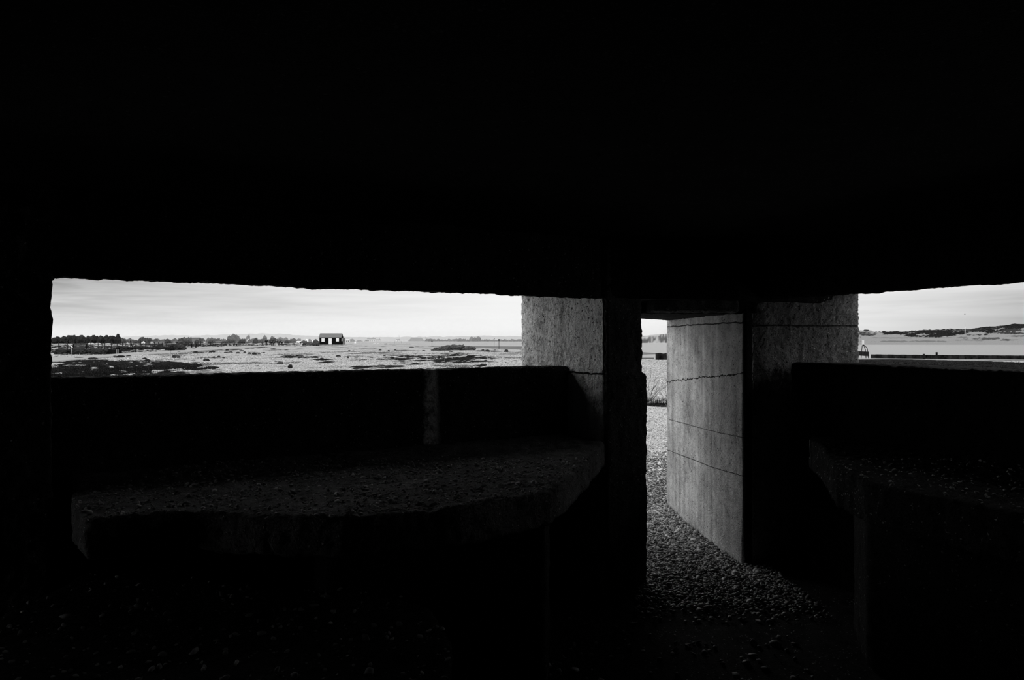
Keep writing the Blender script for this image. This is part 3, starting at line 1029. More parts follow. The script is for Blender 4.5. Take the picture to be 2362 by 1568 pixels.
# ------------------------------------------------------------------ fence along the path
fence = empty('wire_fence', tuple(at(135, 808, 100)))
f0 = fence.location.copy()
FP = [(135.6, 788, 810.5), (155.8, 789, 808.5), (176, 789.5, 807.8), (193, 787, 807), (210, 788, 806.5), (226.5, 786, 805.8), (242, 787, 805), (256.5, 788, 804.5), (270.3, 789, 804),
      (282.8, 788, 803.4), (289, 784.5, 803), (301, 785, 802.8), (313.8, 784, 802.4), (325, 785, 802), (336, 786, 801.8), (346.3, 785, 801.5), (356, 789, 801), (365.5, 789, 800.6),
      (374.5, 790, 800.3), (383, 790, 800), (434, 789.5, 798.8), (463.5, 787, 798.2), (486, 789, 797.8), (512, 790, 797.4)]
tops = []
pm = plain('fence_timber', .03, .9, .3)
for (px, yt, yb) in FP:
    p = gnd(px, yb); D = p.y
    r = 1.7 / F * D * .5
    h = (yb - yt) / F * D
    w = MB().tube([(0, 0, -.2), (random.uniform(-.04, .04), 0, h)], [r, r * .9], 6)
    o = w.build('post', pm, fence); o.location = p - f0
    tops.append(p + Vector((0, 0, h)))
for lv in (.85, .6, .33):
    w = MB()
    for a_, b2 in zip(tops[:-1], tops[1:]):
        za, zb = a_.z * lv, b2.z * lv
        w.tube([Vector((a_.x, a_.y, za)) - f0, Vector((b2.x, b2.y, zb)) - f0], .016, 4)
    w.build('wire', m_wood, fence)
p = gnd(306.5, 802.6)
w = MB().tube([p - f0, at(300.5, 786, p.y) - f0], .09, 6)
w.build('brace', m_black, fence)
tag(fence, 'long post and wire fence running beside the footpath at left', 'fence')

# ------------------------------------------------------------------ the black hut
hp = gnd(764, 796.8)
S = hp.y / F            # metres per pixel at the hut
hut = empty('black_hut', (hp.x, hp.y, 0), math.radians(5))
m_tar = plain('tarred_boards', .008, .75, .25, 8)
m_roof = plain('corrugated_roof', .15, .6, .12, 4)
m_white = plain('white_gloss_paint', .93, .5, .02)
m_conc = plain('hut_base_concrete', .33, .9, .3, 2)
HW, HD, ZE, ZR, ZB = 46 * S / 2 / .95, 1.9, (797 - 777.6) * S, (797 - 769.5) * S, .30
MB().box(-HW - .9, -HD - .7, -.2, HW + .1, HD + .3, ZB).build('base', m_conc, hut)
w = MB().prism([(-HW, -HD), (HW, -HD), (HW, HD), (-HW, HD)], ZB, ZE)
w.build('wall', m_tar, hut)
for sx in (-1, 1):
    MB().add([(sx * HW, -HD, ZE), (sx * HW, HD, ZE), (sx * HW, 0, ZR - .06), (sx * (HW - .1), -HD, ZE), (sx * (HW - .1), HD, ZE), (sx * (HW - .1), 0, ZR - .06)],
             [(0, 1, 2), (3, 5, 4), (0, 3, 4, 1), (1, 4, 5, 2), (2, 5, 3, 0)]).build('gable', m_tar, hut)
for sy in (-1, 1):
    w = MB()
    n = 60
    top_v, low_v = [], []
    for i in range(n + 1):
        x = -HW - .15 + (2 * HW + .3) * i / n
        dz = .02 * (i % 2)
        w.v += [(x, 0, ZR + dz), (x, sy * (HD + .22), ZE - .12 + dz), (x, 0, ZR + dz - .05), (x, sy * (HD + .22), ZE - .17 + dz)]
    for i in range(n):
        a = i * 4; c = a + 4
        w.f += [(a, c, c + 1, a + 1), (a + 2, a + 3, c + 3, c + 2), (a + 1, c + 1, c + 3, a + 3)]
    w.build('roof_slope', m_roof, hut)
MB().box(-HW - .15, -.1, ZR - .02, HW + .15, .1, ZR + .05).build('ridge_cap', m_roof, hut)


def hx(px): return ((px - 740) / 46 - .5) * 2 * HW


def hz(py): return (797 - py) * S


for (x0, x1, y0, y1, nm) in ((744.8, 751.2, 780.3, 788.2, 'window'), (775.6, 781.8, 779.8, 787.6, 'window'), (759.8, 766.6, 780.3, 794.2, 'door')):
    a, c, z0, z1 = hx(x0), hx(x1), hz(y1), hz(y0)
    fr = MB().box(a, -HD - .06, z0, c, -HD + .02, z1).build(nm, m_white, hut)
    if nm == 'window':
        MB().box(a + .1, -HD - .08, z0 + .1, c - .1, -HD - .06, z1 - .1).build('shutter', m_white, fr)
    else:
        MB().tube([(c - .12, -HD - .06, (z0 + z1) / 2), (c - .12, -HD - .13, (z0 + z1) / 2)], .03, 6).build('door_knob', m_black, fr)
fr = MB().box(HW - .02, -.55, hz(787), HW + .06, .55, hz(780.5)).build('window', m_white, hut)
MB().box(HW + .06, -.45, hz(786.2), HW + .08, .45, hz(781.2)).build('shutter', m_white, fr)
MB().box(hx(757), -HD - 1.3, -.2, hx(769), -HD - .7, .17).build('step', m_conc, hut)
tag(hut, 'black boarded hut with white door and two white windows on the shingle', 'hut')
# small grey shed and pale cabin beyond it
m_shed = plain('grey_boards', .16, .9, .2)
m_cream = plain('cream_render', .6, .9, .1)
m_slate = plain('slate_roof', .12, .8, .2)
m_wall = plain('white_render', .85, .9, .08)


def house(name, label, px0, px1, ytop, yeave, ybot, D, wall, roof, rot=0.0, hip=0.0, depth=7.0, cat='house', chim=True, group=None, nwin=2, gable_front=False):
    c = at((px0 + px1) / 2, ybot, D)
    s = D / F
    hw = (px1 - px0) * s / 2
    ze, zr = (ybot - yeave) * s, (ybot - ytop) * s
    rot = -math.atan2(c.x, c.y)
    e = empty(name, tuple(c), rot)
    hd = min(depth, hw * 1.5) / 2
    MB().box(-hw, -hd, -.6, hw, hd, ze).build('wall', wall, e)
    if gable_front:
        r = MB().add([(-hw * 1.08, -hd, ze * .97), (hw * 1.08, -hd, ze * .97), (0, -hd, zr), (-hw * 1.08, hd, ze * .97), (hw * 1.08, hd, ze * .97), (0, hd, zr)],
                     [(0, 1, 2), (3, 5, 4), (0, 2, 5, 3), (1, 4, 5, 2), (0, 3, 4, 1)])
        r.build('roof', roof, e)
        MB().add([(-hw * .96, -hd - .05, ze * .95), (hw * .96, -hd - .05, ze * .95), (0, -hd - .05, zr - .25)], [(0, 1, 2)]).build('gable_wall', wall, e)
    else:
        r = MB().add([(-hw * 1.04, -hd * 1.08, ze), (hw * 1.04, -hd * 1.08, ze), (hw * 1.04, hd * 1.08, ze), (-hw * 1.04, hd * 1.08, ze), (-hw * (1 - hip), 0, zr), (hw * (1 - hip), 0, zr)],
                     [(0, 1, 5, 4), (2, 3, 4, 5), (1, 2, 5), (3, 0, 4), (0, 3, 2, 1)])
        ro = r.build('roof', roof, e)
        if chim:
            MB().box(hw * .3, -.4, zr - .8, hw * .3 + .8, .4, zr + .8).build('chimney', roof, e)
    for k in range(nwin):
        x = -hw + (k + .5) * 2 * hw / nwin
        MB().box(x - hw / nwin * .3, -hd - .12, ze * .4, x + hw / nwin * .3, -hd - .02, ze * .8).build('window', m_slate, e)
    tag(e, label, cat, group)
    return e


house('shed', 'small flat grey shed just right of the black hut', 789.5, 796.6, 778.7, 779.6, 791, 250, m_shed, m_shed, 0, 0, 3, 'shed', False, nwin=1)
house('cabin', 'pale low cabin right of the grey shed', 797.5, 805.5, 782.5, 784, 791, 345, m_cream, m_cream, 0, .1, 4, 'cabin', False)
HS = [
    ('house', 'white gabled cottage between the dark pines and the fence brace', 291, 297.5, 788.7, 791.5, 795, 330, m_wall, m_slate, 1, 1),
    ('house', 'bright white gabled house behind the fence left of its round-topped trees', 326, 336, 786.3, 790.5, 794, 330, m_wall, m_wall, 1, 1),
    ('house', 'white house with steep roof right of the bright gabled one', 346.5, 354, 786.5, 789.5, 794, 335, m_wall, m_slate, 0, 1),
    ('house', 'dark long roofed house behind the fence with two white dormers', 355, 385, 787.5, 792, 795, 360, m_cream, m_slate, 0, 4),
    ('house', 'pale house above the black mound beside the fence', 388, 395, 788.5, 791, 795.5, 380, m_wall, m_slate, 0, 1),
    ('house', 'light roofed house behind the grey thicket', 398, 410, 787, 791, 795, 400, m_cream, m_slate, 0, 2),
    ('house', 'large flat topped building rising over the thicket', 441.5, 462, 778.3, 780, 795, 420, m_slate, m_slate, 0, 3),
    ('house', 'white fronted house right of the flat topped building', 463, 475, 786.5, 788, 794, 400, m_wall, m_slate, 0, 3),
    ('house', 'low barn with dark roof among the village trees', 498, 522, 786.5, 788.5, 794, 380, m_shed, m_slate, 0, 3),
    ('house', 'first of two pale twin gabled houses left of the walkers', 567, 578, 781, 786.5, 794, 470, m_cream, m_cream, 1, 1),
    ('house', 'second of two pale twin gabled houses, nearer the walkers', 578.5, 590, 780.3, 786.5, 794, 475, m_cream, m_cream, 1, 1),
    ('house', 'dark low roofed barn left of the twin gabled houses', 547, 576, 787.2, 789, 794, 360, m_shed, m_slate, 0, 3),
    ('house', 'white village house behind the small group with a dog', 684, 694, 786.5, 788.5, 793, 420, m_wall, m_wall, 0, 2),
    ('house', 'bright white building with a raised round gable left of the hut', 699, 711, 785, 786.5, 792, 420, m_wall, m_wall, 0, 2),
    ('house', 'long low white building behind the bush left of the hut', 721, 738, 784, 786.8, 791, 430, m_wall, m_wall, 0, 3),
    ('house', 'hazy terraced building right of the hut', 847, 866, 779.8, 782, 792, 640, m_cream, m_slate, 0, 4),
    ('house', 'hazy lower end house of the terraced building', 866, 879, 782.5, 784, 792, 650, m_cream, m_slate, 0, 3),
    ('house', 'small hazy lookout hut under a thin mast', 914.5, 922.5, 782, 784, 789, 620, m_wall, m_slate, 0, 2),
    ('house', 'hazy wide hipped roof house on the far shore', 942, 979, 778.6, 786.6, 788.6, 600, m_wall, m_slate, 0, 4),
]
for h in HS:
    (nm, lb, x0, x1, yt, ye, yb, D, wl_, rf, gf, nw) = h
    house(nm, lb, x0, x1, yt, ye, yb, D, wl_, rf, 0, .38 if 'hipped' in lb else 0.0, 8, 'house', 'terraced' in lb or 'pale house' in lb, gable_front=bool(gf), nwin=nw)
c = at(707.5, 783.2, 420)
w = MB(); w.add([(c.x + v[0] * .75, c.y + v[1] * .75, c.z - .5 + v[2] * .9) for v in RV], [tuple(f) for f in RF])
o = w.build('dome', m_wall, None, True)
tag(o, 'small white dome on the bright building left of the hut', 'dome')
# thin lamp posts / mast by the hipped house
post('flagpole', 'thin hazy pole above the small lookout hut', 920.6, 773, 789, 615, .5, m_grey, 'pole', None, False)
post('flagpole', 'thin hazy pole right of the hipped roof house', 981.5, 776.5, 788.5, 600, .5, m_grey, 'pole', None, False)
for i, (px, yt) in enumerate(((874.5, 783), (910.7, 785.5), (925.3, 786), (940.6, 786))):
    post('lamp_post', ['thin hazy post right beside the terraced building', 'thin hazy post left of the lookout hut', 'thin hazy post just right of the lookout hut', 'thin hazy post left of the hipped roof house'][i], px, yt, 795, 330, .45, m_grey, 'post', None, False, 'thin posts on the sand flat')
# pale flats wall
w = MB().prism([P2(*at(898, 790, 300).xy), P2(*at(947, 790, 300).xy), P2(*at(947, 790, 303).xy), P2(*at(898, 790, 303).xy)], -.8, -.02)
o = w.build('sea_wall', m_kerb)
tag(o, 'long low pale sea wall on the far side of the channel', 'wall')
# parked vehicles


def block(label, px, yb, D, wpx, h, mat):
    c = at(px, yb, D); L = wpx / F * D / 2
    o = MB().add([(-L, -.4, -.2), (L, -.4, -.2), (L, .4, -.2), (-L, .4, -.2), (-L * .9, -.35, h * .8), (L * .8, -.35, h), (L * .8, .35, h), (-L * .9, .35, h * .8)],
                 [(0, 3, 2, 1), (4, 5, 6, 7), (0, 1, 5, 4), (1, 2, 6, 5), (2, 3, 7, 6), (3, 0, 4, 7)]).build('marker_block', mat)
    o.location = c
    tag(o, label, 'block')


block('small white block in the haze, left of two near the terraced building', 863.5, 793.4, 330, 4.5, .5, m_wall)
block('small white block in the haze, right of two near the terraced building', 871.5, 793.6, 325, 4.0, .5, m_wall)
block('small white block standing alone between the hut and the terraced building', 819.5, 791.8, 335, 3.6, .7, m_wall)
block('small grey block at the left end of the pale sea wall', 889.5, 794.6, 300, 6, .5, m_shed)

# ------------------------------------------------------------------ hills, trees and bushes
m_leaf = plain('dark_foliage', .03, .95, .5, .8)
m_leaf2 = plain('bare_twig_foliage', .07, .95, .4, 1.2)
m_trunk = plain('bark', .03, .9, .3)
m_hill = plain('wooded_hill', .06, .95, .3, .02)
HX = [-1400, 100, 215, 290, 330, 390, 440, 480, 560, 600, 640, 700, 760, 810, 880, 960, 1040, 1130, 1210, 1400, 2000]
HY = [776, 778, 778, 776.5, 775, 772, 774, 772.5, 770, 769.5, 770, 773, 775, 777, 777.5, 777, 776, 774, 776, 782, 786]
DH = 1150.0
vs, fs = [], []
nH = 700
for i in range(nH):
    px = -600 + 2600 * i / (nH - 1)
    y = np.interp(px, HX, HY) + (fbm(np.array([px * .09]), np.array([3.3]), 6, 5)[0] - .5) * 4.5
    b_ = at(px, 788, DH - 60); t_ = at(px, y, DH + 40); m1 = at(px, (y + 786) / 2 + .6, DH - 20); bb = at(px, 786, DH + 300)
    vs += [tuple(b_), tuple(m1), tuple(t_), tuple(bb)]
for i in range(nH - 1):
    a = i * 4
    fs += [(a, a + 4, a + 5, a + 1), (a + 1, a + 5, a + 6, a + 2), (a + 2, a + 6, a + 7, a + 3)]
tag(MB().add(vs, fs).build('hills', m_hill), kind='structure')


def crown_mesh(seed, rough=.28, sub=4, flat=1.0):
    bm = bmesh.new()
    rr = random.Random(seed)
    for k in range(6):
        b2 = bmesh.new(); bmesh.ops.create_icosphere(b2, subdivisions=sub, radius=1)
        c = Vector((rr.uniform(-.45, .45), rr.uniform(-.4, .4), rr.uniform(-.15, .35)))
        r = rr.uniform(.42, .68)
        mp0 = {}
        for v in b2.verts:
            d = v.co.normalized()
            nval = mnoise.noise(d * 2.5 + Vector((seed, k, 0))) * rough + mnoise.noise(d * 8 + Vector((k, seed, 5))) * rough * .8 + mnoise.noise(d * 26 + Vector((k, 3, seed))) * .30
            mp0[v] = bm.verts.new(c + d * r * (1 + nval))
        for f in b2.faces:
            bm.faces.new([mp0[v] for v in f.verts])
        b2.free()
    me = bpy.data.meshes.new('crown'); 
    for v in bm.verts:
        v.co.z = max(-.04, (v.co.z + .25) / 1.25)
    mz = sorted(v.co.z for v in bm.verts)[int(len(bm.verts) * .93)]; mr = sorted(math.hypot(v.co.x, v.co.y) for v in bm.verts)[int(len(bm.verts) * .97)]
    for v in bm.verts:
        v.co.x /= mr; v.co.y /= mr; v.co.z /= mz
    bm.to_mesh(me); bm.free()
    me.polygons.foreach_set('use_smooth', np.ones(len(me.polygons), dtype=bool))
    return me


def twig_mesh(seed, n=90, rs=1.0):
    """a leafless shrub or tree crown of fine rising twigs in a unit box"""
    rr = random.Random(seed); w = MB()
    for i in range(n):
        a = rr.uniform(0, 6.283); sp = rr.uniform(.1, 1) ** .7
        e = Vector((math.cos(a) * sp, math.sin(a) * sp * .8, rr.uniform(.45, 1) * (1 - .45 * sp * sp)))
        s = Vector((e.x * .15, e.y * .15, 0))
        m1 = s.lerp(e, .5) + Vector((rr.uniform(-.08, .08), rr.uniform(-.08, .08), .08))
        w.tube([s, m1, e], [.022 * rs, .016 * rs, .006 * rs], 4)
        for k in range(2):
            e2 = e + Vector((rr.uniform(-.2, .2), rr.uniform(-.2, .2), rr.uniform(-.02, .16)))
            w.tube([m1.lerp(e, .4), e2], [.012 * rs, .005 * rs], 4)
    me = bpy.data.meshes.new('twigs'); me.from_pydata(w.v, [], w.f); me.update()
    return me


CROWNS = [crown_mesh(s) for s in (1, 2, 3, 4)]
FINE = [crown_mesh(s, .38, 4) for s in (11, 12, 13)]
TWIGS = [twig_mesh(s) for s in (5, 6, 7)] + [twig_mesh(8, 26, .45), twig_mesh(9, 22, .45)]
for me in CROWNS: me.materials.append(m_leaf)
for me in FINE: me.materials.append(m_leaf2)
m_stem = plain('dry_stem', .14, .9, .3)
for me in TWIGS[:3]: me.materials.append(m_trunk)
for me in TWIGS[3:]: me.materials.append(m_stem)


def tree(name, label, px, ytop, ybot, D, wpx, me, cat='tree', group=None, trunk=True, rz=None):
    c = at(px, ybot, D); s = D / F
    h, wd = (ybot - ytop) * s, wpx * s / 2
    e = empty(name, tuple(c), random.uniform(0, 6) if rz is None else rz)
    o = bpy.data.objects.new('crown', me); COL.objects.link(o); o.parent = e
    o.scale = (wd, wd, h * (.95 if trunk else 1.02)); o.location = (0, 0, h * (.06 if trunk else -.03))
    if trunk:
        MB().tube([(0, 0, -.4), (0, 0, h * .5)], [max(.08, h * .035), max(.05, h * .02)], 6).build('trunk', m_trunk, e)
    tag(e, label, cat, group)
    return e


# dark pine belt at far left
for i in range(22):
    px = 124 + i * 7.1 + random.uniform(-1.5, 1.5)
    yt = np.interp(px, [120, 140, 160, 170, 215, 235, 250, 262, 272], [781, 780, 778.5, 777.4, 778.6, 779, 778, 780, 776.5]) + random.uniform(-.5, .7)
    tree('dense_tree', 'dark dense tree in the belt behind the left end of the fence', px, yt, 792.3, 293 + 3.2 * (i % 3), random.uniform(13, 18), CROWNS[i % 4],
         group='dark tree belt at far left')
for px, yt, wd in ((218, 773.2, 12), (232, 772.8, 14), (240, 774, 10)):
    tree('bare_tree', 'pale leafless tree rising over the dark tree belt', px, yt, 790, 520, wd, TWIGS[0], group='pale trees over the belt')
TR = [  # px, top, width, D
    (287, 784, 12, 380), (305, 784.5, 12, 390), (330, 781.2, 20, 350), (340, 783, 12, 350), (345, 782, 10, 345), (362, 784, 16, 400), (378, 785.3, 18, 410),
    (396, 786, 16, 410), (412, 785.5, 16, 400), (424, 782, 20, 380), (436, 780.5, 16, 390), (430, 786, 24, 340), (418, 788, 20, 330), (479, 784.5, 12, 420), (488, 782, 10, 410),
    (495, 784, 12, 400), (530, 777.5, 12, 430), (538, 775.8, 14, 430), (545, 777.8, 13, 430), (534, 785, 22, 360), (520, 788, 20, 350), (560, 784, 14, 500), (573, 776.5, 10, 520),
    (590, 782.5, 14, 500), (610, 778.5, 12, 480), (600, 785, 14, 430), (628, 779.5, 13, 480), (622, 786, 12, 420), (647, 780.5, 14, 500), (660, 782, 14, 520), (672, 784.5, 16, 470),
    (690, 783, 12, 520), (700, 787, 18, 380), (715, 785, 14, 520), (812, 783.5, 14, 620), (830, 787, 18, 560), (845, 786, 12, 620)]
for k in range(48):
    px = 282 + k * 8.6 + random.uniform(-3, 3)
    if px < 700:
        TR.append((px, random.uniform(782.0, 786.5), random.uniform(11, 18), 350 + 28 * (k % 4) + random.uniform(-6, 6)))
for i, (px, yt, wd, D) in enumerate(TR):
    tree('village_tree', 'grey winter tree among the village houses left of the hut' if px < 790 else 'faint hazy tree between the hut and the terraced building', px, yt, 793.5, D, wd, FINE[i % 3],
         group='village trees' if px < 790 else 'faint trees right of the hut')
for i, px in enumerate(np.arange(985, 1215, 8.5)):
    yt = 784.2 + random.uniform(-2.0, 1.0) + (-3.5 if 1085 < px < 1105 else 0)
    tree('shore_bush', 'grey bush in the hedge line along the far shore', float(px), yt, 789.3, 520 + random.uniform(-20, 40), random.uniform(11, 16), FINE[i % 3], 'bush', 'far shore hedge line', False)
ORD = ['leftmost', 'second', 'third', 'fourth', 'fifth', 'sixth', 'seventh', 'eighth', 'ninth', 'tenth', 'eleventh', 'twelfth', 'thirteenth',
       'fourteenth', 'fifteenth', 'sixteenth', 'seventeenth', 'eighteenth', 'nineteenth', 'twentieth']


def relabel(cat_name, noun, zones):
    """name every one of a scattered kind by its zone and its turn from the left"""
    todo = [o for o in COL.objects if o.parent is None and o.name.split('.')[0] == cat_name]
    byz = {}
    for o in todo:
        px = 1181 + F * o.location.x / o.location.y
        py = 784 + F * (EYE - o.location.z) / o.location.y
        for (x0, x1, y0, y1, ph) in zones:
            if x0 <= px < x1 and y0 <= py < y1:
                byz.setdefault(ph, []).append((px, o)); break
        else:
            byz.setdefault('outside', []).append((px, o))
    for ph, lst in byz.items():
        lst.sort(key=lambda t: t[0])
        for k, (px, o) in enumerate(lst):
            if len(lst) == 1:
                o['label'] = 'single %s %s' % (noun, ph)
            elif k == 0:
                o['label'] = 'leftmost %s %s' % (noun, ph)
            elif k == len(lst) - 1:
                o['label'] = 'rightmost %s %s' % (noun, ph)
            else:
                o['label'] = '%s %s from the left %s' % (ORD[min(k, 19)], noun, ph)


# individual bushes near the hut and on the beach
tree('round_bush', 'dark rounded bush just left of the black hut', 727.5, 786.5, 797.0, 205, 22, FINE[0], 'bush', None, False)
tree('round_bush', 'low grey bush left of the rounded one by the hut', 709, 790, 797.0, 215, 26, FINE[1], 'bush', None, False)
tree('low_bush', 'black flattened bush mound on the bend of the footpath', 413, 795.8, 807.5, 112, 42, CROWNS[0], 'bush', None, False, .1)
tree('low_bush', 'smaller black bush at the left of the flattened mound', 396, 799, 807.5, 114, 26, CROWNS[1], 'bush', None, False, .1)
tree('scrub_mound', 'wide grey scrub mound on the shingle near the channel', 1050, 797.3, 809.5, 112, 62, FINE[1], 'bush', None, False, .1)
tree('scrub_mound', 'low left shoulder of the wide scrub mound', 1018, 802.5, 810, 108, 44, FINE[2], 'bush', None, False, .1)
tree('scrub_mound', 'low right end of the wide scrub mound', 1082, 801, 808.5, 112, 30, FINE[0], 'bush', None, False, .1)
for px, yt, yb, wd in ((186, 805, 818, 50), (228, 806.5, 818, 50), (290, 800, 806.5, 40), (330, 799.8, 806.5, 50), (370, 799, 806, 40), (150, 808, 818, 46)):
    tree('verge_bush', 'low black bush along the foot of the wire fence', px, yt, yb, 1.7 * F / (yb - 784) + 5, wd, CROWNS[2], 'bush', 'black bushes under the fence', False, .0)
# tussocks scattered over the shingle
TUS = [(489, 814, 14, 6), (521, 815.8, 12, 5), (531, 814.5, 12, 4), (550, 816.3, 9, 5), (565, 814.8, 7, 5), (576, 818, 8, 6), (587, 818.5, 11, 6), (597, 818, 8, 4), (609, 814.5, 5, 3),
       (557, 810.5, 12, 3), (524, 808.5, 8, 3), (505, 823, 7, 3), (516, 826, 6, 3), (534, 830, 6, 4), (493, 824.5, 6, 3), (645, 841, 14, 8), (668, 849.5, 12, 10), (636, 835, 8, 3),
       (806, 810.5, 6, 3), (815, 811, 6, 3), (780, 822.5, 12, 4), (803, 825.5, 6, 5), (743, 829, 10, 4), (877, 808.5, 6, 4), (896, 811, 6, 4), (907, 821.5, 9, 3), (887, 822, 6, 3),
       (912, 808, 5, 2.6), (977, 810.2, 8, 3), (950, 802, 12, 2.5), (1083, 823, 14, 4), (1109, 820.5, 10, 3), (1114, 808.5, 7, 3), (1125, 810, 10, 4), (1168, 811.5, 10, 6), (1142, 808.5, 3, 3),
       (1117, 844, 18, 6), (1010, 846, 26, 4), (1189, 834, 12, 3), (1166, 837.5, 4, 3), (340, 834, 12, 7), (362, 838, 10, 6), (333, 829, 10, 5), (405, 824.5, 18, 7), (452, 815, 12, 6),
       (460, 816, 20, 5), (476, 833, 14, 6), (412, 812.7, 8, 2.6), (278, 823.5, 16, 5), (265, 823.3, 10, 4), (296, 822, 10, 3), (206, 818.5, 12, 4), (182, 827, 20, 4), (150, 819, 12, 4),
       (215, 829, 22, 5), (290, 816, 12, 2.5), (926, 849, 8, 5), (913, 843, 14, 5), (1040, 812, 8, 3), (1060, 815.5, 14, 3), (700, 799.5, 14, 2), (660, 808, 10, 2), (630, 805, 12, 2)]
for i, (px, yb, wd, h) in enumerate(TUS):
    p = gnd(px, yb, -.03)
    e = tree('tussock', 'low dark tussock scattered on the pale shingle', px, yb - h * .75, yb, p.y, wd, FINE[i % 3] if i % 2 else CROWNS[i % 4], 'tussock', 'tussocks on the shingle', False)
# scrub on the crest of the dunes
for i in range(46):
    px = 1945 + i * 10.5 + random.uniform(-3, 3)
    X0 = (px - 1181) / F
    D = float(np.interp(X0 * 300, SHX, SHY)) + random.uniform(52, 66)
    crest = float(np.interp(px, [1960, 1990, 2030, 2080, 2130, 2180, 2240, 2300, 2362, 2500], [6.3, 6.2, 5.3, 5.3, 6.2, 6.3, 6.6, 7.6, 8.8, 10]))
    yb = 784 - (crest * .93 - .35 - EYE + .55) / D * F
    tree('dune_scrub', 'dark scrub bush', px, yb - random.uniform(1.5, 3.5), yb + 3, D, random.uniform(13, 24), CROWNS[i % 4] if i % 2 else FINE[i % 3], 'bush', 'dark scrub along the dune crest', False)
relabel('dune_scrub', 'dark bush', [(1900, 2060, 0, 2000, 'on the dune crest nearest the right pier'), (2060, 2226, 0, 2000, 'on the dune crest left of the mast'),
                                    (2226, 2600, 0, 2000, 'on the dune crest right of the mast')])
relabel('tussock', 'dark tussock', [
    (0, 320, 0, 2000, 'on the bank below the slatted bench'), (320, 440, 0, 2000, 'on the shingle edge below the bush mound'),
    (440, 540, 0, 818, 'beside the far bend of the footpath'), (440, 540, 818, 2000, 'on open shingle below the path bend'),
    (540, 600, 0, 2000, 'on the shingle left below the walkers'), (600, 700, 0, 820, 'on the shingle just under the walkers'),
    (600, 720, 820, 2000, 'on the shingle near the parapet left of the hut'), (700, 830, 0, 2000, 'on the shingle below the hut'),
    (830, 930, 0, 830, 'on the shingle below the terraced building'), (830, 1030, 830, 2000, 'near the parapet below the marsh patch'),
    (930, 1100, 0, 830, 'around the wide scrub mound'), (1100, 1300, 0, 2000, 'on the pale shingle left of the pier')])
relabel('dense_tree', 'dark tree', [(0, 176, 0, 2000, 'in the belt behind the left end of the fence'), (176, 232, 0, 2000, 'in the belt behind the slatted bench'),
                                    (232, 400, 0, 2000, 'in the right part of the dark belt')])
relabel('bare_tree', 'pale leafless tree', [(0, 900, 0, 2000, 'rising above the dark tree belt')])
relabel('village_tree', 'grey tree', [
    (0, 300, 0, 2000, 'just right of the dark belt'), (300, 390, 0, 2000, 'around the bright gabled houses by the fence'), (390, 440, 0, 2000, 'above the black bush mound'),
    (440, 510, 0, 2000, 'right of the flat topped building'), (510, 600, 0, 2000, 'around the twin gabled houses'), (600, 665, 0, 2000, 'behind the main group of walkers'),
    (665, 790, 0, 2000, 'between the walkers and the hut'), (790, 1000, 0, 2000, 'in the haze right of the hut')])
relabel('shore_bush', 'grey bush', [(0, 1085, 0, 2000, 'in the far hedge above the scrub mound'), (1085, 1140, 0, 2000, 'in the far hedge left of the beacons'),
                                    (1140, 1400, 0, 2000, 'in the far hedge between beacons and pier')])
relabel('verge_bush', 'low black bush', [(0, 250, 0, 2000, 'along the fence foot by the slatted bench'), (250, 500, 0, 2000, 'along the fence foot beyond the crate')])

# leafless shrubs nearer the door
for lb, px, yt, yb, wd, k in (('leafless shrub seen through the doorway beside the left pier', 1492, 850, 925, 110, 0),
                              ('leafless shrub seen through the doorway beside the right column', 1548, 872, 938, 90, 1)):
    p = gnd(px, yb)
    tree('bare_shrub', lb, px, yt, yb, p.y, wd, TWIGS[3 + k], 'shrub', None, False)
# grass fringe at the edge of the shingle bank in the doorway and on the left bank
m_grass = plain('dry_grass', .010, .9, .5, 2)


def grass(label, pts, hgt, rad, name='grass'):
    w = MB()
    for (x, y, z) in pts:
        a = random.uniform(0, 6.28); l = hgt * random.uniform(.5, 1.2); b_ = random.uniform(.1, .6) * l
        m1 = (x + math.cos(a) * b_ * .3, y + math.sin(a) * b_ * .3, z + l * .6)
        e = (x + math.cos(a) * b_, y + math.sin(a) * b_, z + l)
        n = Vector((-math.sin(a + 1), math.cos(a + 1), 0)) * rad
        q = [Vector((x, y, z - .03)) - n, Vector((x, y, z - .03)) + n, Vector(m1) + n * .7, Vector(m1) - n * .7, Vector(e)]
        w.add(q, [(0, 1, 2, 3), (3, 2, 4)])
    me = bpy.data.meshes.new(name); me.from_pydata(w.v, [], w.f); me.update()
    o = link(name, me, m_grass)
    tag(o, label, 'grass', kind='stuff')


pts = []
for i in range(1600):
    px = random.uniform(1380, 1640); py = 940 - abs(random.gauss(0, 7))
    p = gnd(px, py, -.03); pts.append(tuple(p))
grass('fringe of dry grass at the shingle edge beyond the doorway', pts, .16, .006)
pts = []
tries = rng.uniform(0, 1, (60000, 2))
px = 60 + tries[:, 0] * 520; py = 826 + tries[:, 1] * 75
D = EYE * F / (py - 784); X = (px - 1181) / F * D
vm = veg_mask(X, D)
ok = (vm > .6) & (rng.uniform(0, 1, len(vm)) < .55)
for x, y in zip(X[ok][:16000], D[ok][:16000]):
    pts.append((x, y, -.05))
grass('rough dark grass on the bank outside the left opening', pts, .11, .010)
px = rng.uniform(1900, 2600, 9000); py = rng.uniform(833, 862, 9000)
D = EYE * F / (py - 784); X = (px - 1181) / F * D
grass('dark grass on the bank outside the right opening', [(a_, b_, -.05) for a_, b_ in zip(X, D)], .10, .014)

# ------------------------------------------------------------------ benches, box and sign by the path


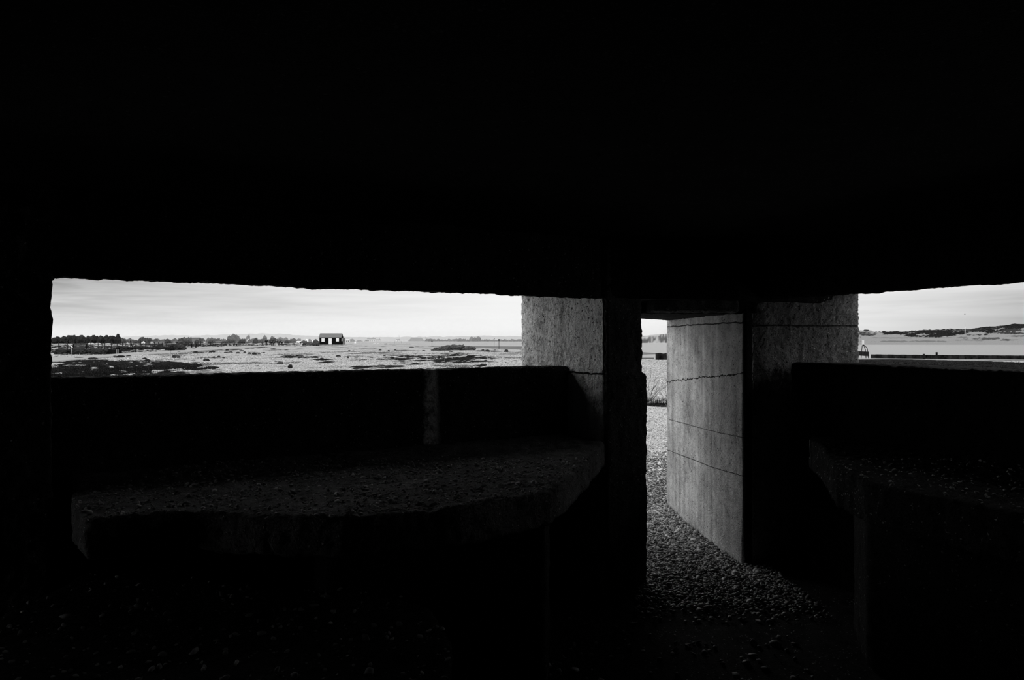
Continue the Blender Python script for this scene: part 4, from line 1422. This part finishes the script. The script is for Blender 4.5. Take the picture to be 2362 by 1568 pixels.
def bench(label, px, yb, D, wpx, hpx, rz=0, back=True):
    c = at(px, yb, D); s = D / F; L = wpx * s; H = hpx * s
    e = empty('bench', (c.x, c.y, c.z), rz)
    seat = .45 * H / .9
    MB().box(-L / 2, -.25, seat - .06, L / 2, .22, seat).build('seat', m_black, e)
    for k in range(3):
        MB().box(-L / 2, .2, seat + .08 + k * (H - seat) * .32, L / 2, .26, seat + .08 + k * (H - seat) * .32 + (H - seat) * .29).build('back_board', m_wood, e)
    for x in (-L / 2 + .1, L / 2 - .1):
        for y in (-.2, .2):
            MB().box(x - .06, y - .05, -.1, x + .06, y + .05, H if y > 0 else seat).build('leg', m_black, e)
    for x in (-L / 2 + .05, L / 2 - .05):
        MB().box(x - .05, -.25, seat + .2, x + .05, .2, seat + .26).build('armrest', m_black, e)
    tag(e, label, 'bench')


bench('large dark slatted bench among the fence bushes at far left', 182.5, 815, 88, 34, 21.5)
bench('small dark bench beside the black bush mound', 446.5, 801.5, 150, 12, 9)
bench('tiny dark bench at the far end of the footpath', 542.5, 797.5, 205, 8, 5)
p = gnd(266, 815.8)
e = empty('wooden_crate', tuple(p)); s = p.y / F
for k in range(3):
    MB().box(-12 * s, -.35, .03 + k * .17, 12 * s, -.30, .18 + k * .17).build('board', m_black, e)
MB().box(-12 * s, -.3, 0, 12 * s, .3, .50).build('body', m_black, e)
for x in (7.2, 10.5):
    MB().box(x * s - .05, -.4, 0, x * s + .05, -.35, .52).build('batten', m_grey, e)
tag(e, 'long low dark crate at the near side of the footpath verge', 'crate')
p = gnd(165.3, 816.8)
e = empty('information_sign', tuple(p)); s = p.y / F
MB().tube([(0, 0, -.1), (0, 0, 14 * s)], .05, 8).build('pole', m_grey, e, True)
MB().bar((-3.3 * s, -.05, 20.3 * s), (2.6 * s, -.05, 15.3 * s), .06, .10).build('panel', m_pale, e)
MB().box(-4.4 * s, -.08, 19 * s, -1.2 * s, -.03, 22 * s).build('top_plate', m_pale, e)
tag(e, 'small pale sign with tilted panel on a thin post left of the slatted bench', 'sign')
# pale shingle heaps beyond the fence
m_heap = plain('pale_shingle_heap', .5, .9, .1, .5)
for lb, px, wd, yt in (('pale shingle heap behind the left end of the fence', 142, 40, 793.2), ('pale low shingle heap right of the slatted bench', 219, 26, 791.8),
                   ('pale shingle heap under the right end of the dark trees', 250, 34, 792.6)):
    c = at(px, 796.2, 285); s = 285 / F
    me = crown_mesh(int(px), .12, 3)
    o = link('shingle_heap', me, m_heap, None, True)
    o.location = c; o.scale = (wd * s / 2, 3, (796.2 - yt) * s)
    tag(o, lb, 'heap')
w = MB().prism([P2(*at(60, 790, 283).xy), P2(*at(345, 790, 283).xy), P2(*at(345, 790, 286).xy), P2(*at(60, 790, 286).xy)], -.3, (784 - 793.6) / F * 283 + EYE)
o = w.build('shingle_ridge', m_heap)
roughen(o, .25, [(1.5, .25)])
tag(o, 'long pale shingle ridge behind the wire fence', 'ridge')


# ------------------------------------------------------------------ people and dogs
def skin_obj(name, nodes, edges, mat, parent, root=0):
    me = bpy.data.meshes.new(name)
    me.from_pydata([n[:3] for n in nodes], edges, [])
    me.update()
    me.materials.append(mat)
    o = bpy.data.objects.new(name, me); COL.objects.link(o); o.parent = parent
    sk = o.modifiers.new('skin', 'SKIN')
    if not me.skin_vertices:
        bpy.context.view_layer.objects.active = o
        me.attributes.new
    lay = me.skin_vertices[0].data if me.skin_vertices else None
    if lay is not None:
        for i, n in enumerate(nodes):
            r = n[3]
            lay[i].radius = (r, r * (n[4] if len(n) > 4 else 1))
            lay[i].use_root = (i == root)
    sk.use_smooth_shade = True
    sb = o.modifiers.new('sub', 'SUBSURF'); sb.levels = 1; sb.render_levels = 1
    return o


def tone(n, v): return plain(n, v, .9, .15, 4)


m_skin = tone('skin', .35); m_coat = tone('black_coat', .012); m_coat2 = tone('dark_coat', .03); m_coat3 = tone('pale_jacket', .55)
m_trs = tone('dark_trousers', .02); m_trs2 = tone('pale_trousers', .6); m_hair = tone('dark_hair', .02); m_fur = tone('black_fur', .015); m_fur2 = tone('pale_fur', .25)


def person(label, px, yt, yb, D, coat, trs, face=0.0, stride=.12, arm=0.05, group=None):
    c = at(px, yb, D)
    H = (yb - yt) / F * D
    e = empty('person', (c.x, c.y, c.z), face)
    k = H / 1.75
    e.scale = (1.2, 1.2, 1)

    def S_(pts): return [tuple(v * k for v in p[:3]) + (p[3] * k,) + tuple(p[4:]) for p in pts]
    st = stride
    body = S_([(0, 0, .93, .12, .8), (0, 0, 1.15, .11, .8), (0, 0, 1.38, .13, .7), (0, 0, 1.50, .055), (0, -.015, 1.58, .075), (0, -.02, 1.68, .085),
               (-.09, 0, .86, .085), (-.10, -st * .5, .48, .055), (-.10, st * .6, .08, .04), (-.10, st * .6 - .17, .04, .035),
               (.09, 0, .86, .085), (.10, st * .4, .48, .055), (.10, -st, .08, .04), (.10, -st - .17, .04, .035),
               (-.19, 0, 1.40, .055), (-.24, .03 + arm, 1.12, .042), (-.23, -.06 + arm, .88, .032), (-.225, -.09 + arm, .76, .03),
               (.19, 0, 1.40, .055), (.24, .03 - arm, 1.12, .042), (.23, -.06 - arm, .88, .032), (.225, -.09 - arm, .76, .03),
               (-.19, -.115 + arm, .80, .012), (-.25, -.10 + arm, .69, .010), (-.23, -.12 + arm, .68, .010),
               (.19, -.115 - arm, .80, .012), (.25, -.10 - arm, .69, .010), (.23, -.12 - arm, .68, .010)])
    ed = [(0, 1), (1, 2), (2, 3), (3, 4), (4, 5), (0, 6), (6, 7), (7, 8), (8, 9), (0, 10), (10, 11), (11, 12), (12, 13), (2, 14), (14, 15), (15, 16), (16, 17), (2, 18), (18, 19), (19, 20), (20, 21),
          (16, 22), (17, 23), (17, 24), (20, 25), (21, 26), (21, 27)]
    skin_obj('body', body, ed, m_skin, e)
    jk = S_([(0, 0, .84, .19, .75), (0, 0, 1.1, .165, .8), (0, 0, 1.38, .17, .7), (0, 0, 1.50, .08),
             (-.21, 0, 1.40, .075), (-.25, .03 + arm, 1.12, .065), (-.235, -.05 + arm, .90, .05),
             (.21, 0, 1.40, .075), (.25, .03 - arm, 1.12, .065), (.235, -.05 - arm, .90, .05)])
    skin_obj('jacket', jk, [(0, 1), (1, 2), (2, 3), (2, 4), (4, 5), (5, 6), (2, 7), (7, 8), (8, 9)], coat, e)
    tr = S_([(0, 0, .92, .14, .8), (-.09, 0, .84, .105), (-.10, -st * .5, .48, .08), (-.10, st * .6, .11, .065),
             (.09, 0, .84, .105), (.10, st * .4, .48, .08), (.10, -st, .11, .065)])
    skin_obj('trousers', tr, [(0, 1), (1, 2), (2, 3), (0, 4), (4, 5), (5, 6)], trs, e)
    hr = MB(); hr.add([(v[0] * .095 * k, (v[1] * .11 + .015) * k, (1.665 + v[2] * .10) * k) for v in RV], [tuple(f) for f in RF])
    hr.build('hair', m_hair, e, True)
    tag(e, label, 'person', group)


def dog(label, px, yt, yb, D, mat, face=0.0):
    c = at(px, yb, D); H = (yb - yt) / F * D; k = H / .62
    e = empty('dog', tuple(c), face)

    def S_(pts): return [tuple(v * k for v in p[:3]) + (p[3] * k,) for p in pts]
    nd = S_([(0, 0, .44, .11), (.25, 0, .43, .13), (-.25, 0, .46, .09), (.38, 0, .52, .08), (.48, 0, .60, .075), (.60, 0, .57, .035),
             (.28, -.09, .30, .05), (.26, -.09, .15, .03), (.27, -.09, .02, .028), (.28, .09, .30, .05), (.26, .09, .15, .03), (.27, .09, .02, .028),
             (-.26, -.09, .32, .06), (-.36, -.09, .17, .03), (-.32, -.09, .02, .028), (-.26, .09, .32, .06), (-.36, .09, .17, .03), (-.32, .09, .02, .028),
             (-.42, 0, .52, .03), (-.55, 0, .62, .02)])
    ed = [(0, 1), (1, 3), (3, 4), (4, 5), (0, 2), (1, 6), (6, 7), (7, 8), (1, 9), (9, 10), (10, 11), (2, 12), (12, 13), (13, 14), (2, 15), (15, 16), (16, 17), (2, 18), (18, 19)]
    skin_obj('body', nd, ed, mat, e)
    for sy in (-1, 1):
        MB().add([(.44 * k, sy * .05 * k, .64 * k), (.50 * k, sy * .06 * k, .64 * k), (.46 * k, sy * .09 * k, .72 * k), (.46 * k, sy * .05 * k, .64 * k - .03)],
                 [(0, 1, 2), (0, 3, 1), (1, 3, 2), (0, 2, 3)]).build('ear', mat, e)
    tag(e, label, 'dog')


DP = 165
person('person in dark clothes at the far left of the walking group', 605.4, 787, 797.3, DP + 8, m_coat2, m_trs, .4)
person('tallest person in a black coat leading the walkers', 614.4, 781.6, 797.6, DP, m_coat, m_trs, .1, .10, .02)
person('person in a pale open jacket beside a dark dog', 625.8, 786.6, 797.2, DP + 4, m_coat, m_trs, -.3)
person('short person in dark clothes between the pale jacket and pale trousers', 630.9, 787, 797.2, DP + 6, m_coat2, m_trs, .2)
person('person in black top and pale trousers amid the walkers', 637.4, 783.8, 797.4, DP, m_coat, m_trs2, 0)
person('person in dark coat just right of the pale trousers', 641.8, 787, 797.3, DP + 5, m_coat, m_trs, .5)
person('tall dark coated person in the tight right hand cluster', 645.2, 784, 797.4, DP, m_coat, m_trs, -.1)
person('person at the right end of the main walking group', 650.3, 786.2, 797.2, DP + 2, m_coat, m_trs, .6, .2)
person('small person standing apart with a pale dog', 678.3, 790, 797.2, DP + 20, m_coat2, m_trs, .2)
person('distant person left of the last walker near the hut', 687.8, 789.6, 795.6, 215, m_coat2, m_trs, .1)
person('last walker towards the hut with arm held out', 692.8, 787.3, 795.6, 205, m_coat, m_trs, -.6, .15, .2)
dog('black dog beside the tallest walker', 619.2, 792.3, 797.0, DP, m_fur, .3)
dog('small dark dog at the right of the main walking group', 653.2, 795.0, 797.6, DP, m_fur, .2)
dog('pale dog left of the small person standing apart', 671.5, 791.3, 796.8, DP + 20, m_fur2, 0)
dog('black dog between the small person and the distant pair', 683.8, 794.6, 797.4, DP + 10, m_fur, 3.0)
dog('pale dog below the distant pair of walkers', 688.6, 795.0, 797.8, DP + 10, m_fur2, .5)

# ------------------------------------------------------------------ sea haze over the far land
hz_m = bpy.data.materials.new('sea_haze'); hz_m.use_nodes = True
nt = hz_m.node_tree; nt.nodes.clear()
vs_ = NN(nt, 'ShaderNodeVolumeScatter', i_Density=.0014, i_Anisotropy=0.5)
vs_.inputs['Color'].default_value = (1, 1, 1, 1)
ou = NN(nt, 'ShaderNodeOutputMaterial'); nt.links.new(vs_.outputs[0], ou.inputs['Volume'])
w = MB().prism([P2(-1500, 345), P2(150, 345), P2(260, 600), P2(260, 1500), P2(-1500, 1500)], -3, 17)
o = w.build('haze', hz_m)
tag(o, 'thin bright sea haze lying over the far shore and hills', 'haze', kind='stuff')
